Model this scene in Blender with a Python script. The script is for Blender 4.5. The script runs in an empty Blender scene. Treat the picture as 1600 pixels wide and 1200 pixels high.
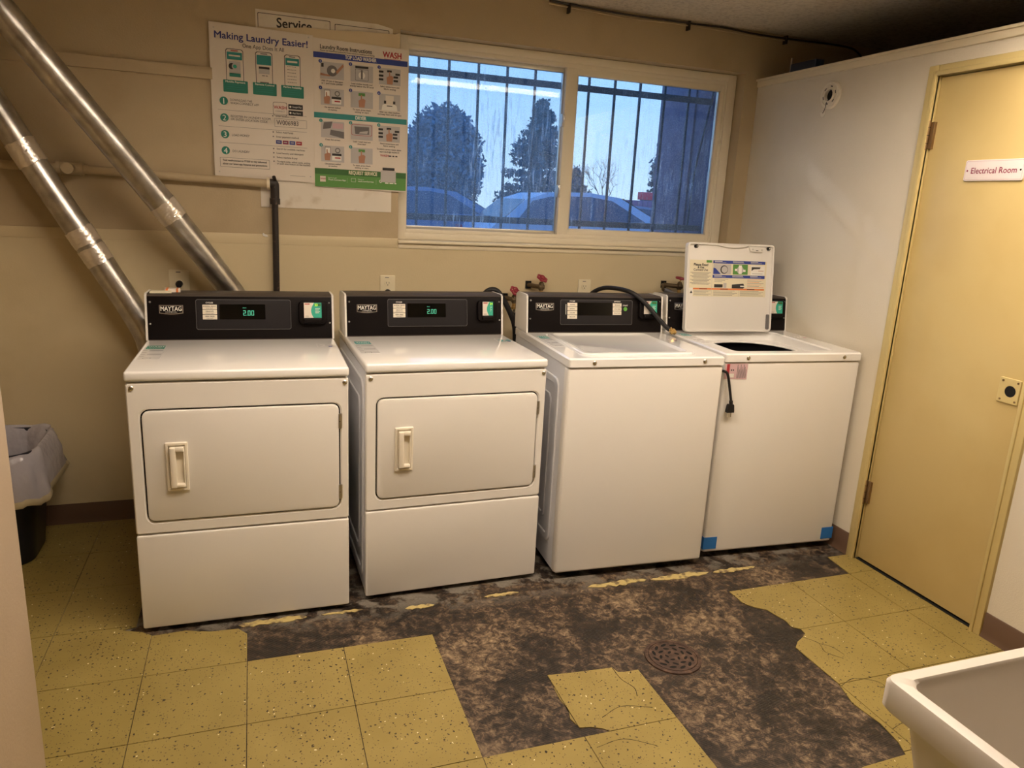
import bpy, bmesh, math, random
from mathutils import Vector, Matrix, noise
random.seed(7)
scene = bpy.context.scene
COL = scene.collection
PI = math.pi
T = 0.3048
YB, XR, ZC, ZT = 1.245, 2.58, 2.39, 2.15      # back wall, right wall, ceiling, top of right partition

# ------------------------------------------------------------------ camera
def look(yaw, pitch, roll):
    f = Vector((math.sin(yaw)*math.cos(pitch), math.cos(yaw)*math.cos(pitch), math.sin(pitch)))
    r = Vector((math.cos(yaw), -math.sin(yaw), 0)); u = r.cross(f)
    c, s = math.cos(roll), math.sin(roll)
    return c*r+s*u, -s*r+c*u, f
R_, U_, F_ = look(0.3431, -0.2417, 0.0515)
cam = bpy.data.cameras.new('camera'); cam_o = bpy.data.objects.new('camera', cam); COL.objects.link(cam_o)
cam_o.matrix_world = Matrix(((R_.x, U_.x, -F_.x, .059), (R_.y, U_.y, -F_.y, -2.2317), (R_.z, U_.z, -F_.z, 1.4808), (0, 0, 0, 1)))
cam.sensor_fit = 'HORIZONTAL'; cam.sensor_width = 36; cam.lens = 36*1151/1600
cam.clip_start = .03; cam.clip_end = 300
scene.camera = cam_o

# ------------------------------------------------------------------ colour management
scene.view_settings.view_transform = 'Standard'; scene.view_settings.look = 'None'
scene.view_settings.gamma = 1; scene.view_settings.use_curve_mapping = False
scene.view_settings.exposure = 0.5

# ------------------------------------------------------------------ sky
LAMP_STRENGTH = 25.5
w = bpy.data.worlds.new('sky'); scene.world = w; w.use_nodes = True
nt = w.node_tree; nt.nodes.clear()
tc = nt.nodes.new('ShaderNodeTexCoord'); sp = nt.nodes.new('ShaderNodeSeparateXYZ'); rp = nt.nodes.new('ShaderNodeValToRGB')
bg = nt.nodes.new('ShaderNodeBackground'); ow = nt.nodes.new('ShaderNodeOutputWorld')
nt.links.new(tc.outputs['Generated'], sp.inputs[0]); nt.links.new(sp.outputs['Z'], rp.inputs[0])
nt.links.new(rp.outputs[0], bg.inputs[0]); nt.links.new(bg.outputs[0], ow.inputs[0])
cr = rp.color_ramp
cr.elements[0].position = 0.0; cr.elements[0].color = (.60, .72, .86, 1)
cr.elements[1].position = .6; cr.elements[1].color = (.10, .30, .80, 1)
e = cr.elements.new(.10); e.color = (.46, .64, .88, 1)
e = cr.elements.new(.2); e.color = (.32, .58, .95, 1)
bg.inputs[1].default_value = 1.25
sun = bpy.data.lights.new('sun', 'SUN'); sun.energy = .5; sun.angle = .01; sun.color = (.9, .95, 1)
so = bpy.data.objects.new('sun', sun); COL.objects.link(so); so.rotation_euler = (math.radians(60), 0, math.radians(200))

# ------------------------------------------------------------------ materials
def s2l(c):
    return tuple((x/12.92 if x <= .04045 else ((x+.055)/1.055)**2.4) for x in c)
def hx(h):
    h = h.lstrip('#'); return s2l([int(h[i:i+2], 16)/255 for i in (0, 2, 4)])
def nodes(m):
    m.use_nodes = True; t = m.node_tree; return t, t.nodes, t.links, t.nodes['Principled BSDF']
def mat(name, col, rough=.5, metal=0, spec=.5, bump=None, var=None, coat=0, emit=None, alpha=1, space='Object'):
    m = bpy.data.materials.new(name); t, n, l, b = nodes(m)
    if isinstance(col, str): col = hx(col)
    b.inputs['Base Color'].default_value = (*col, 1); b.inputs['Roughness'].default_value = rough
    b.inputs['Metallic'].default_value = metal; b.inputs['Specular IOR Level'].default_value = spec
    b.inputs['Coat Weight'].default_value = coat; b.inputs['Coat Roughness'].default_value = .08
    b.inputs['Alpha'].default_value = alpha
    if emit:
        b.inputs['Emission Color'].default_value = (*emit[0], 1); b.inputs['Emission Strength'].default_value = emit[1]
    if bump or var:
        co = n.new('ShaderNodeTexCoord')
    if bump:
        sc, st = bump
        nz = n.new('ShaderNodeTexNoise'); nz.inputs['Scale'].default_value = sc; nz.inputs['Detail'].default_value = 3
        bp = n.new('ShaderNodeBump'); bp.inputs['Strength'].default_value = st; bp.inputs['Distance'].default_value = .002
        l.new(co.outputs[space], nz.inputs['Vector']); l.new(nz.outputs['Fac'], bp.inputs['Height']); l.new(bp.outputs[0], b.inputs['Normal'])
    if var:
        sc, c2, lo, hi = var
        if isinstance(c2, str): c2 = hx(c2)
        nz = n.new('ShaderNodeTexNoise'); nz.inputs['Scale'].default_value = sc; nz.inputs['Detail'].default_value = 5
        mr = n.new('ShaderNodeMapRange'); mr.inputs[1].default_value = lo; mr.inputs[2].default_value = hi
        mx = n.new('ShaderNodeMix'); mx.data_type = 'RGBA'
        mx.inputs[6].default_value = (*col, 1); mx.inputs[7].default_value = (*c2, 1)
        l.new(co.outputs[space], nz.inputs['Vector']); l.new(nz.outputs['Fac'], mr.inputs[0]); l.new(mr.outputs[0], mx.inputs[0]); l.new(mx.outputs[2], b.inputs['Base Color'])
    return m
M = {}
M['wall'] = mat('wall_paint', (.50, .40, .25), .55, bump=(170, .35), var=(3.5, (.43, .335, .20), .52, .8))
M['wall_low'] = mat('wall_paint_lower', (.66, .555, .35), .42, bump=(150, .3), var=(3, (.57, .47, .28), .52, .8))
M['wall_entry'] = mat('entry_wall_paint', (.47, .37, .265), .5, bump=(150, .3), var=(3, (.41, .32, .22), .52, .8))
M['wall_right'] = mat('wall_paint_right', (.72, .66, .54), .5, bump=(190, .45), var=(2.2, (.66, .59, .46), .5, .8))
M['ceiling'] = mat('ceiling_texture', (.62, .55, .44), .9, bump=(120, .8), var=(60, (.45, .39, .3), .45, .7))
M['trim'] = mat('painted_trim', (.78, .69, .5), .45, bump=(90, .2))
M['window_frame'] = mat('window_paint', (.80, .73, .58), .45, bump=(60, .2), var=(9, (.55, .45, .3), .66, .8))
M['door'] = mat('door_paint', (.62, .485, .215), .33, bump=(30, .12), var=(2.4, (.55, .41, .165), .45, .8))
M['door_frame'] = mat('door_frame_paint', (.62, .50, .22), .35, bump=(60, .15))
M['base'] = mat('cove_base_vinyl', (.125, .072, .045), .45)
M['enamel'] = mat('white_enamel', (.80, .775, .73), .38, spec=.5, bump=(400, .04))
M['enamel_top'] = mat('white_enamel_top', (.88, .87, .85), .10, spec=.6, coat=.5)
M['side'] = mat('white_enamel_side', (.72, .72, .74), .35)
M['plastic_w'] = mat('white_plastic', (.80, .74, .62), .35)
M['black'] = mat('black_plastic', (.007, .005, .005), .5, spec=.12)
M['panel'] = mat('charcoal_panel', (.020, .018, .020), .45, spec=.2)
M['grey_top'] = mat('console_top_metal', (.075, .06, .048), .5, spec=.2)
M['display'] = mat('display_glass', (.002, .002, .002), .08)
M['digit'] = mat('display_digits', (.05, .3, .2), .5, emit=((.08, .50, .28), .55))
M['lime'] = mat('lime_digits', (.4, .8, .1), .5, emit=((.45, .9, .05), .55))
M['steel'] = mat('steel', (.55, .53, .5), .3, metal=1)
M['chrome'] = mat('screw_metal', (.6, .57, .5), .25, metal=1)
M['brass'] = mat('brass', (.62, .42, .16), .28, metal=1)
M['oldbrass'] = mat('old_bronze', (.14, .10, .055), .5, metal=.6, bump=(200, .5))
M['red'] = mat('red_wheel', (.30, .03, .05), .4)
M['rubber'] = mat('black_rubber', (.010, .009, .010), .5)
M['blackpipe'] = mat('black_iron', (.022, .016, .014), .45, bump=(200, .4), var=(60, (.10, .06, .04), .62, .7))
M['white_ink'] = mat('white_ink', (.82, .80, .74), .6)
M['black_ink'] = mat('black_ink', (.03, .028, .03), .6)
M['dkgrey_ink'] = mat('grey_ink', (.16, .15, .15), .6)
M['navy_ink'] = mat('navy_ink', (.035, .045, .22), .6)
M['blue_ink'] = mat('blue_ink', (.03, .055, .30), .6)
M['teal_ink'] = mat('teal_ink', (.03, .27, .26), .6)
M['green_ink'] = mat('green_ink', (.02, .22, .16), .6)
M['sea_ink'] = mat('sea_green_ink', (.03, .40, .28), .55)
M['leaf_ink'] = mat('leaf_green_ink', (.10, .28, .06), .6)
M['dleaf_ink'] = mat('dark_green_ink', (.04, .14, .03), .6)
M['red_ink'] = mat('red_ink', (.42, .03, .04), .6)
M['pink_ink'] = mat('pink_ink', (.62, .42, .45), .6)
M['orange_ink'] = mat('orange_ink', (.75, .22, .06), .6)
M['lgrey_ink'] = mat('light_grey_ink', (.50, .48, .47), .6)
M['skin_ink'] = mat('tan_ink', (.45, .22, .13), .6)
M['cream_ink'] = mat('cream_ink', (.76, .70, .52), .6)
M['sheet'] = mat('poster_sheet', (.74, .67, .58), .45)
M['oldsheet'] = mat('worn_white_sheet', (.74, .68, .58), .6, var=(14, (.6, .52, .4), .55, .75))
M['cream_board'] = mat('cream_board', (.72, .60, .40), .6, bump=(140, .2))
M['ivory'] = mat('ivory_plate', (.80, .72, .52), .4)
M['bin'] = mat('navy_bin', (.008, .010, .022), .4)
M['tape'] = mat('blue_tape', (.02, .16, .48), .6)
M['sink'] = mat('utility_sink_plastic', (.78, .73, .66), .35, bump=(60, .08))
M['rust'] = mat('rusty_iron', (.07, .042, .032), .6, metal=.3, bump=(120, .8), var=(40, (.15, .09, .06), .5, .7))
M['dark'] = mat('dark_void', (.004, .004, .004), .9)
M['drum'] = mat('wash_drum', (.03, .03, .033), .35, metal=.7)
M['hinge'] = mat('worn_brass_hinge', (.30, .20, .10), .4, metal=.8)
M['sign'] = mat('white_sign', (.82, .74, .74), .3)
M['maroon_ink'] = mat('maroon_ink', (.25, .02, .07), .5)
M['grille'] = mat('grille_iron', (.03, .04, .06), .6)
M['alu'] = mat('window_aluminium', (.62, .60, .55), .35, metal=.7)
M['asphalt'] = mat('asphalt', (.10, .12, .16), .9, var=(4, (.16, .18, .22), .4, .7))
M['outwall'] = mat('outside_stucco', (.085, .085, .16), .9, bump=(60, .6), var=(14, (.13, .13, .22), .4, .7))
M['needles'] = mat('conifer_foliage', (.05, .10, .13), .9, var=(2.0, (.13, .21, .25), .4, .7))
M['needles2'] = mat('round_tree_foliage', (.09, .15, .22), .9, var=(1.5, (.20, .30, .40), .4, .7))
M['bark'] = mat('bark', (.08, .07, .07), .9)
M['carblue'] = mat('car_paint_blue', (.12, .20, .34), .4)
M['carsilver'] = mat('car_paint_silver', (.34, .44, .58), .4)
M['carred'] = mat('car_paint_red', (.42, .03, .06), .3, coat=.5)
M['carglass'] = mat('car_glass', (.035, .075, .13), .25, spec=.25)
M['tire'] = mat('tyre', (.01, .01, .012), .8)
M['redsign'] = mat('red_store_sign', (.75, .02, .06), .5)
M['shop'] = mat('shop_wall', (.16, .09, .20), .8)
M['shop_roof'] = mat('shop_roof', (.22, .12, .26), .7)
M['lamp_case'] = mat('lamp_case', (.7, .7, .68), .5)
M['lamp'] = mat('lamp_diffuser', (.9, .9, .9), .5, emit=((1, .82, .645), LAMP_STRENGTH))

def m_glass(name, streak):
    m = bpy.data.materials.new(name); m.use_nodes = True; t = m.node_tree; n = t.nodes; l = t.links; n.clear()
    out = n.new('ShaderNodeOutputMaterial'); tr = n.new('ShaderNodeBsdfTransparent'); tr.inputs[0].default_value = (.80, .88, .94, 1)
    gl = n.new('ShaderNodeBsdfGlossy'); gl.inputs['Roughness'].default_value = .02
    fr = n.new('ShaderNodeFresnel'); fr.inputs[0].default_value = 1.5
    mx = n.new('ShaderNodeMixShader'); l.new(fr.outputs[0], mx.inputs[0]); l.new(tr.outputs[0], mx.inputs[1]); l.new(gl.outputs[0], mx.inputs[2])
    # dried runs and water spots
    tl = n.new('ShaderNodeBsdfTranslucent'); tl.inputs[0].default_value = (.75, .85, .95, 1)
    co = n.new('ShaderNodeTexCoord'); mp = n.new('ShaderNodeMapping'); mp.inputs['Scale'].default_value = (1, 1, .10)
    nz = n.new('ShaderNodeTexNoise'); nz.inputs['Scale'].default_value = 95; nz.inputs['Detail'].default_value = 3; nz.inputs['Distortion'].default_value = .6
    l.new(co.outputs['Object'], mp.inputs[0]); l.new(mp.outputs[0], nz.inputs['Vector'])
    m1 = n.new('ShaderNodeMapRange'); m1.inputs[1].default_value = .54; m1.inputs[2].default_value = .70; m1.inputs[4].default_value = streak; l.new(nz.outputs['Fac'], m1.inputs[0])
    n2 = n.new('ShaderNodeTexNoise'); n2.inputs['Scale'].default_value = 2.2; l.new(co.outputs['Object'], n2.inputs['Vector'])
    m2 = n.new('ShaderNodeMapRange'); m2.inputs[1].default_value = .42; m2.inputs[2].default_value = .62; l.new(n2.outputs['Fac'], m2.inputs[0])
    mu = n.new('ShaderNodeMath'); mu.operation = 'MULTIPLY'; l.new(m1.outputs[0], mu.inputs[0]); l.new(m2.outputs[0], mu.inputs[1])
    vo = n.new('ShaderNodeTexVoronoi'); vo.inputs['Scale'].default_value = 150; l.new(co.outputs['Object'], vo.inputs['Vector'])
    m3 = n.new('ShaderNodeMapRange'); m3.inputs[1].default_value = .30; m3.inputs[2].default_value = .2; m3.inputs[3].default_value = 0; m3.inputs[4].default_value = .22; l.new(vo.outputs['Distance'], m3.inputs[0])
    ad = n.new('ShaderNodeMath'); ad.operation = 'ADD'; l.new(mu.outputs[0], ad.inputs[0]); l.new(m3.outputs[0], ad.inputs[1])
    a2 = n.new('ShaderNodeMath'); a2.operation = 'ADD'; a2.use_clamp = True; l.new(ad.outputs[0], a2.inputs[0]); a2.inputs[1].default_value = streak*.16
    m4 = n.new('ShaderNodeMixShader'); l.new(a2.outputs[0], m4.inputs[0]); l.new(mx.outputs[0], m4.inputs[1]); l.new(tl.outputs[0], m4.inputs[2])
    l.new(m4.outputs[0], out.inputs[0]); return m
M['glass_wet'] = m_glass('streaky_glass', .6)
M['glass'] = m_glass('spotted_glass', .25)

def m_galv():
    m = mat('galvanised_steel', (.6, .57, .53), .36, metal=1); t, n, l, b = nodes(m)
    co = n.new('ShaderNodeTexCoord'); nz = n.new('ShaderNodeTexNoise'); nz.inputs['Scale'].default_value = 18; nz.inputs['Detail'].default_value = 8
    l.new(co.outputs['Object'], nz.inputs['Vector'])
    r = n.new('ShaderNodeValToRGB'); r.color_ramp.elements[0].position = .3; r.color_ramp.elements[0].color = (.38, .36, .33, 1); r.color_ramp.elements[1].position = .7; r.color_ramp.elements[1].color = (.68, .66, .62, 1)
    l.new(nz.outputs['Fac'], r.inputs[0]); l.new(r.outputs[0], b.inputs['Base Color'])
    mr = n.new('ShaderNodeMapRange'); mr.inputs[3].default_value = .42; mr.inputs[4].default_value = .24; l.new(nz.outputs['Fac'], mr.inputs[0]); l.new(mr.outputs[0], b.inputs['Roughness'])
    return m
M['galv'] = m_galv()
M['foil'] = mat('foil_tape', (.86, .80, .72), .3, metal=.85, bump=(38, 1.0))

def m_tile():
    m = mat('speckled_tile', (.5, .4, .15), .42); t, n, l, b = nodes(m)
    co = n.new('ShaderNodeTexCoord')
    nz = n.new('ShaderNodeTexNoise'); nz.inputs['Scale'].default_value = 5; nz.inputs['Detail'].default_value = 4; l.new(co.outputs['Object'], nz.inputs['Vector'])
    r = n.new('ShaderNodeValToRGB'); r.color_ramp.elements[0].position = .3; r.color_ramp.elements[0].color = (.265, .198, .056, 1)
    r.color_ramp.elements[1].position = .75; r.color_ramp.elements[1].color = (.33, .252, .078, 1); l.new(nz.outputs['Fac'], r.inputs[0])
    prev = r.outputs[0]
    wz = n.new('ShaderNodeTexNoise'); wz.inputs['Scale'].default_value = 70; l.new(co.outputs['Object'], wz.inputs['Vector'])
    wm = n.new('ShaderNodeVectorMath'); wm.operation = 'MULTIPLY_ADD'; wm.inputs[1].default_value = (.014, .014, 0); l.new(wz.outputs['Color'], wm.inputs[0]); l.new(co.outputs['Object'], wm.inputs[2])
    for sc, thr, keep, c in ((62, .17, .17, (.03, .02, .012)), (105, .17, .17, (.08, .05, .025)), (60, .12, .03, (.80, .72, .5)), (170, .2, .12, (.14, .10, .04))):
        v = n.new('ShaderNodeTexVoronoi'); v.voronoi_dimensions = '2D'; v.inputs['Scale'].default_value = sc; l.new(wm.outputs[0], v.inputs['Vector'])
        a = n.new('ShaderNodeMath'); a.operation = 'LESS_THAN'; a.inputs[1].default_value = thr; l.new(v.outputs['Distance'], a.inputs[0])
        s = n.new('ShaderNodeSeparateColor'); l.new(v.outputs['Color'], s.inputs[0])
        k = n.new('ShaderNodeMath'); k.operation = 'LESS_THAN'; k.inputs[1].default_value = keep; l.new(s.outputs[0], k.inputs[0])
        mu = n.new('ShaderNodeMath'); mu.operation = 'MULTIPLY'; l.new(a.outputs[0], mu.inputs[0]); l.new(k.outputs[0], mu.inputs[1])
        mx = n.new('ShaderNodeMix'); mx.data_type = 'RGBA'; l.new(mu.outputs[0], mx.inputs[0]); l.new(prev, mx.inputs[6]); mx.inputs[7].default_value = (*c, 1)
        prev = mx.outputs[2]
    l.new(prev, b.inputs['Base Color'])
    return m
M['tile'] = m_tile()

def m_mastic():
    m = mat('old_mastic', (.06, .04, .03), .55); t, n, l, b = nodes(m)
    co = n.new('ShaderNodeTexCoord')
    def nz(sc, det=8, dist=0, rough=.6):
        x = n.new('ShaderNodeTexNoise'); x.inputs['Scale'].default_value = sc; x.inputs['Detail'].default_value = det; x.inputs['Distortion'].default_value = dist; x.inputs['Roughness'].default_value = rough
        l.new(co.outputs['Object'], x.inputs['Vector']); return x.outputs['Fac']
    r = n.new('ShaderNodeValToRGB'); cr = r.color_ramp
    cr.elements[0].position = .44; cr.elements[0].color = (.012, .009, .008, 1)
    cr.elements[1].position = .70; cr.elements[1].color = (.30, .22, .13, 1)
    for p, c in ((.505, (.020, .014, .010)), (.55, (.052, .034, .023)), (.595, (.125, .085, .052))):
        e = cr.elements.new(p); e.color = (*c, 1)
    a = n.new('ShaderNodeMath'); a.operation = 'MULTIPLY_ADD'; a.inputs[1].default_value = .42
    l.new(nz(4.0, 4, .5), a.inputs[0])
    s = n.new('ShaderNodeMath'); s.operation = 'MULTIPLY'; s.inputs[1].default_value = .66; l.new(nz(34, 12, .5, .78), s.inputs[0]); l.new(s.outputs[0], a.inputs[2])
    l.new(a.outputs[0], r.inputs[0])
    # thin-set ridges
    wv = n.new('ShaderNodeTexWave'); wv.inputs['Scale'].default_value = 55; wv.inputs['Distortion'].default_value = 3; wv.bands_direction = 'DIAGONAL'; wv.inputs['Detail'].default_value = 2
    l.new(co.outputs['Object'], wv.inputs['Vector'])
    # pale film left near the machines
    sx = n.new('ShaderNodeSeparateXYZ'); l.new(co.outputs['Object'], sx.inputs[0])
    g = n.new('ShaderNodeMapRange'); g.inputs[1].default_value = .12; g.inputs[2].default_value = .26; l.new(sx.outputs['Y'], g.inputs[0])
    q = n.new('ShaderNodeMapRange'); q.inputs[1].default_value = .47; q.inputs[2].default_value = .56; l.new(nz(11, 7, .4, .65), q.inputs[0])
    gm = n.new('ShaderNodeMath'); gm.operation = 'MULTIPLY'; l.new(g.outputs[0], gm.inputs[0]); l.new(q.outputs[0], gm.inputs[1])
    mx = n.new('ShaderNodeMix'); mx.data_type = 'RGBA'; l.new(gm.outputs[0], mx.inputs[0]); l.new(r.outputs[0], mx.inputs[6]); mx.inputs[7].default_value = (.19, .17, .14, 1)
    l.new(mx.outputs[2], b.inputs['Base Color'])
    bp = n.new('ShaderNodeBump'); bp.inputs['Strength'].default_value = .5; bp.inputs['Distance'].default_value = .003
    ad = n.new('ShaderNodeMath'); ad.operation = 'MULTIPLY_ADD'; ad.inputs[1].default_value = .18; l.new(wv.outputs['Fac'], ad.inputs[0]); l.new(a.outputs[0], ad.inputs[2])
    l.new(ad.outputs[0], bp.inputs['Height']); l.new(bp.outputs[0], b.inputs['Normal'])
    rr = n.new('ShaderNodeMapRange'); rr.inputs[1].default_value = .4; rr.inputs[2].default_value = .65; rr.inputs[3].default_value = .28; rr.inputs[4].default_value = .75; l.new(a.outputs[0], rr.inputs[0]); l.new(rr.outputs[0], b.inputs['Roughness'])
    return m
M['mastic'] = m_mastic()
M['wornyellow'] = mat('worn_yellow_film', (.50, .40, .16), .5, var=(30, (.2, .15, .08), .5, .62))

def m_liner():
    m = bpy.data.materials.new('bin_liner_film'); m.use_nodes = True; t = m.node_tree; n = t.nodes; l = t.links; n.clear()
    out = n.new('ShaderNodeOutputMaterial'); p = n.new('ShaderNodeBsdfPrincipled'); p.inputs['Base Color'].default_value = (.52, .50, .55, 1); p.inputs['Roughness'].default_value = .22
    tr = n.new('ShaderNodeBsdfTransparent'); mx = n.new('ShaderNodeMixShader'); mx.inputs[0].default_value = .82
    co = n.new('ShaderNodeTexCoord'); nz = n.new('ShaderNodeTexNoise'); nz.inputs['Scale'].default_value = 22; bp = n.new('ShaderNodeBump'); bp.inputs['Distance'].default_value = .01; bp.inputs['Strength'].default_value = .8
    l.new(co.outputs['Object'], nz.inputs['Vector']); l.new(nz.outputs['Fac'], bp.inputs['Height']); l.new(bp.outputs[0], p.inputs['Normal'])
    l.new(tr.outputs[0], mx.inputs[1]); l.new(p.outputs[0], mx.inputs[2]); l.new(mx.outputs[0], out.inputs[0]); return m
M['liner'] = m_liner()
M['liner_hem'] = mat('liner_hem', (.50, .43, .27), .3, bump=(30, .6))

# ------------------------------------------------------------------ mesh helpers
class Fr:
    """a flat frame: origin, two unit axes, normal"""
    def __init__(s, o, ux, uy):
        s.o = Vector(o); s.ux = Vector(ux).normalized(); s.uy = Vector(uy).normalized(); s.n = s.ux.cross(s.uy)
    def p(s, u, v, h=0): return s.o+s.ux*u+s.uy*v+s.n*h
XY = Fr((0, 0, 0), (1, 0, 0), (0, 1, 0))
XZ = Fr((0, 0, 0), (1, 0, 0), (0, 0, 1))      # normal -Y, h = -y
_tc = {}
def text_geo(body, bold=0.0):
    k = (body, bold)
    if k not in _tc:
        cu = bpy.data.curves.new('lettering', 'FONT'); cu.body = body; cu.size = 1; cu.offset = bold; cu.resolution_u = 3
        o = bpy.data.objects.new('lettering', cu); COL.objects.link(o)
        dg = bpy.context.evaluated_depsgraph_get(); me = bpy.data.meshes.new_from_object(o.evaluated_get(dg))
        vs = [v.co[:2] for v in me.vertices]; fs = [tuple(f.vertices) for f in me.polygons]
        bpy.data.objects.remove(o); bpy.data.curves.remove(cu); bpy.data.meshes.remove(me)
        if not vs: vs = [(0, 0)]
        x0 = min(v[0] for v in vs); x1 = max(v[0] for v in vs)
        _tc[k] = ([(v[0]-x0, v[1]) for v in vs], fs, x1-x0)
    return _tc[k]
def rr(x0, x1, y0, y1, r, n=5):
    """rounded rectangle, counter-clockwise"""
    pts = []
    for cx, cy, a in ((x1-r, y0+r, -PI/2), (x1-r, y1-r, 0), (x0+r, y1-r, PI/2), (x0+r, y0+r, PI)):
        for i in range(n+1):
            t = a+PI/2*i/n; pts.append((cx+r*math.cos(t), cy+r*math.sin(t)))
    return pts
def circ(cx, cy, r, n=24, ry=None, a0=0):
    return [(cx+r*math.cos(a0+2*PI*i/n), cy+(ry or r)*math.sin(a0+2*PI*i/n)) for i in range(n)]
class MB:
    def __init__(s): s.bm = bmesh.new(); s.ms = []
    def mi(s, m):
        m = M[m] if isinstance(m, str) else m
        if m not in s.ms: s.ms.append(m)
        return s.ms.index(m)
    def face(s, pts, m):
        try:
            f = s.bm.faces.new([s.bm.verts.new(p) for p in pts]); f.material_index = s.mi(m); return f
        except ValueError: return None
    def box(s, x0, x1, y0, y1, z0, z1, m, bev=0, seg=2):
        v = [s.bm.verts.new(p) for p in ((x0, y0, z0), (x1, y0, z0), (x1, y1, z0), (x0, y1, z0), (x0, y0, z1), (x1, y0, z1), (x1, y1, z1), (x0, y1, z1))]
        i = s.mi(m); fs = []
        for q in ((3, 2, 1, 0), (4, 5, 6, 7), (0, 1, 5, 4), (1, 2, 6, 5), (2, 3, 7, 6), (3, 0, 4, 7)):
            f = s.bm.faces.new([v[k] for k in q]); f.material_index = i; fs.append(f)
        if bev:
            es = list({e for f in fs for e in f.edges}); bmesh.ops.bevel(s.bm, geom=es, offset=bev, segments=seg, affect='EDGES', profile=.5)
        return s
    def loops(s, L, m, c0=True, c1=True, closed=True):
        i = s.mi(m); V = [[s.bm.verts.new(p) for p in lp] for lp in L]; n = len(V[0])
        for a, b in zip(V, V[1:]):
            for k in range(n if closed else n-1):
                try: f = s.bm.faces.new((a[k], a[(k+1) % n], b[(k+1) % n], b[k])); f.material_index = i
                except ValueError: pass
        if c0: f = s.bm.faces.new(V[0][::-1]); f.material_index = i
        if c1: f = s.bm.faces.new(V[-1]); f.material_index = i
        return s
    def plate(s, fr, pts, h0, h1, m, bev=0):
        """prism of a 2D outline; bev pulls the top edge in"""
        L = [[fr.p(u, v, h0) for u, v in pts]]
        if bev:
            cx = (min(p[0] for p in pts)+max(p[0] for p in pts))/2; cy = (min(p[1] for p in pts)+max(p[1] for p in pts))/2
            wx = (max(p[0] for p in pts)-min(p[0] for p in pts))/2; wy = (max(p[1] for p in pts)-min(p[1] for p in pts))/2
            for t in (0, .5, 1):
                a = t*PI/2; ins = bev*(1-math.cos(a)); hh = h1-bev+bev*math.sin(a)
                L.append([fr.p(cx+(u-cx)*(1-ins/wx), cy+(v-cy)*(1-ins/wy), hh) for u, v in pts])
        else: L.append([fr.p(u, v, h1) for u, v in pts])
        return s.loops(L, m)
    def ring(s, fr, outer, inner, h0, h1, m, bev=0):
        """plate with a hole; both outlines have the same number of points"""
        def sc(pts, d):
            cx = (min(p[0] for p in pts)+max(p[0] for p in pts))/2; cy = (min(p[1] for p in pts)+max(p[1] for p in pts))/2
            wx = (max(p[0] for p in pts)-min(p[0] for p in pts))/2; wy = (max(p[1] for p in pts)-min(p[1] for p in pts))/2
            return [(cx+(u-cx)*(1+d/wx), cy+(v-cy)*(1+d/wy)) for u, v in pts]
        L = [[fr.p(u, v, h0) for u, v in outer]]
        if bev: L += [[fr.p(u, v, h1-bev) for u, v in outer], [fr.p(u, v, h1) for u, v in sc(outer, -bev)], [fr.p(u, v, h1) for u, v in sc(inner, bev)], [fr.p(u, v, h1-bev) for u, v in inner]]
        else: L += [[fr.p(u, v, h1) for u, v in outer], [fr.p(u, v, h1) for u, v in inner]]
        L += [[fr.p(u, v, h0) for u, v in inner], L[0]]
        return s.loops(L, m, False, False)
    def rect(s, fr, u0, u1, v0, v1, h, m): s.face([fr.p(u0, v0, h), fr.p(u1, v0, h), fr.p(u1, v1, h), fr.p(u0, v1, h)], m); return s
    def poly(s, fr, pts, h, m): s.face([fr.p(u, v, h) for u, v in pts], m); return s
    def outline(s, fr, pts, wd, h, m):
        n = len(pts); cx = sum(p[0] for p in pts)/n; cy = sum(p[1] for p in pts)/n
        wx = max(abs(p[0]-cx) for p in pts); wy = max(abs(p[1]-cy) for p in pts)
        inn = [(cx+(u-cx)*(1-wd/wx), cy+(v-cy)*(1-wd/wy)) for u, v in pts]
        return s.loops([[fr.p(u, v, h) for u, v in pts], [fr.p(u, v, h) for u, v in inn]], m, False, False)
    def text(s, fr, body, u, v, size, m, h=.0006, width=None, al='l', bold=0.0):
        vs, fs, wd = text_geo(body); kx = size if width is None or wd == 0 else width/wd
        tot = wd*kx; u0 = u-(tot/2 if al == 'c' else tot if al == 'r' else 0); i = s.mi(m)
        for n, (dx, dy) in enumerate(((0, 0),) if not bold else ((-bold, 0), (bold, 0), (0, bold), (0, -bold))):
            V = [s.bm.verts.new(fr.p(u0+x*kx+dx*size, v+y*size+dy*size, h+n*.00003)) for x, y in vs]
            for f in fs:
                try: g = s.bm.faces.new([V[k] for k in f]); g.material_index = i
                except ValueError: pass
        return s
    def tube(s, pts, r, m, n=12, caps=True):
        pts = [Vector(p) for p in pts]; rs = r if isinstance(r, (list, tuple)) else [r]*len(pts)
        L = []; t0 = (pts[1]-pts[0]).normalized(); a = Vector((0, 0, 1)) if abs(t0.z) < .9 else Vector((1, 0, 0)); nrm = (a-t0*a.dot(t0)).normalized()
        for i, p in enumerate(pts):
            t = ((pts[min(i+1, len(pts)-1)]-p).normalized()+(p-pts[max(i-1, 0)]).normalized())
            t = t.normalized() if t.length > 1e-6 else t0
            nrm = (nrm-t*nrm.dot(t)).normalized(); b = t.cross(nrm)
            L.append([p+(nrm*math.cos(2*PI*k/n)+b*math.sin(2*PI*k/n))*rs[i] for k in range(n)])
        return s.loops(L, m, caps, caps)
    def cyl(s, p0, p1, r, m, n=20, r1=None): return s.tube([p0, p1], [r, r if r1 is None else r1], m, n)
    def disc(s, fr, u, v, r, h, m, n=24): s.face([fr.p(a, b, h) for a, b in circ(u, v, r, n)], m); return s
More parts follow.
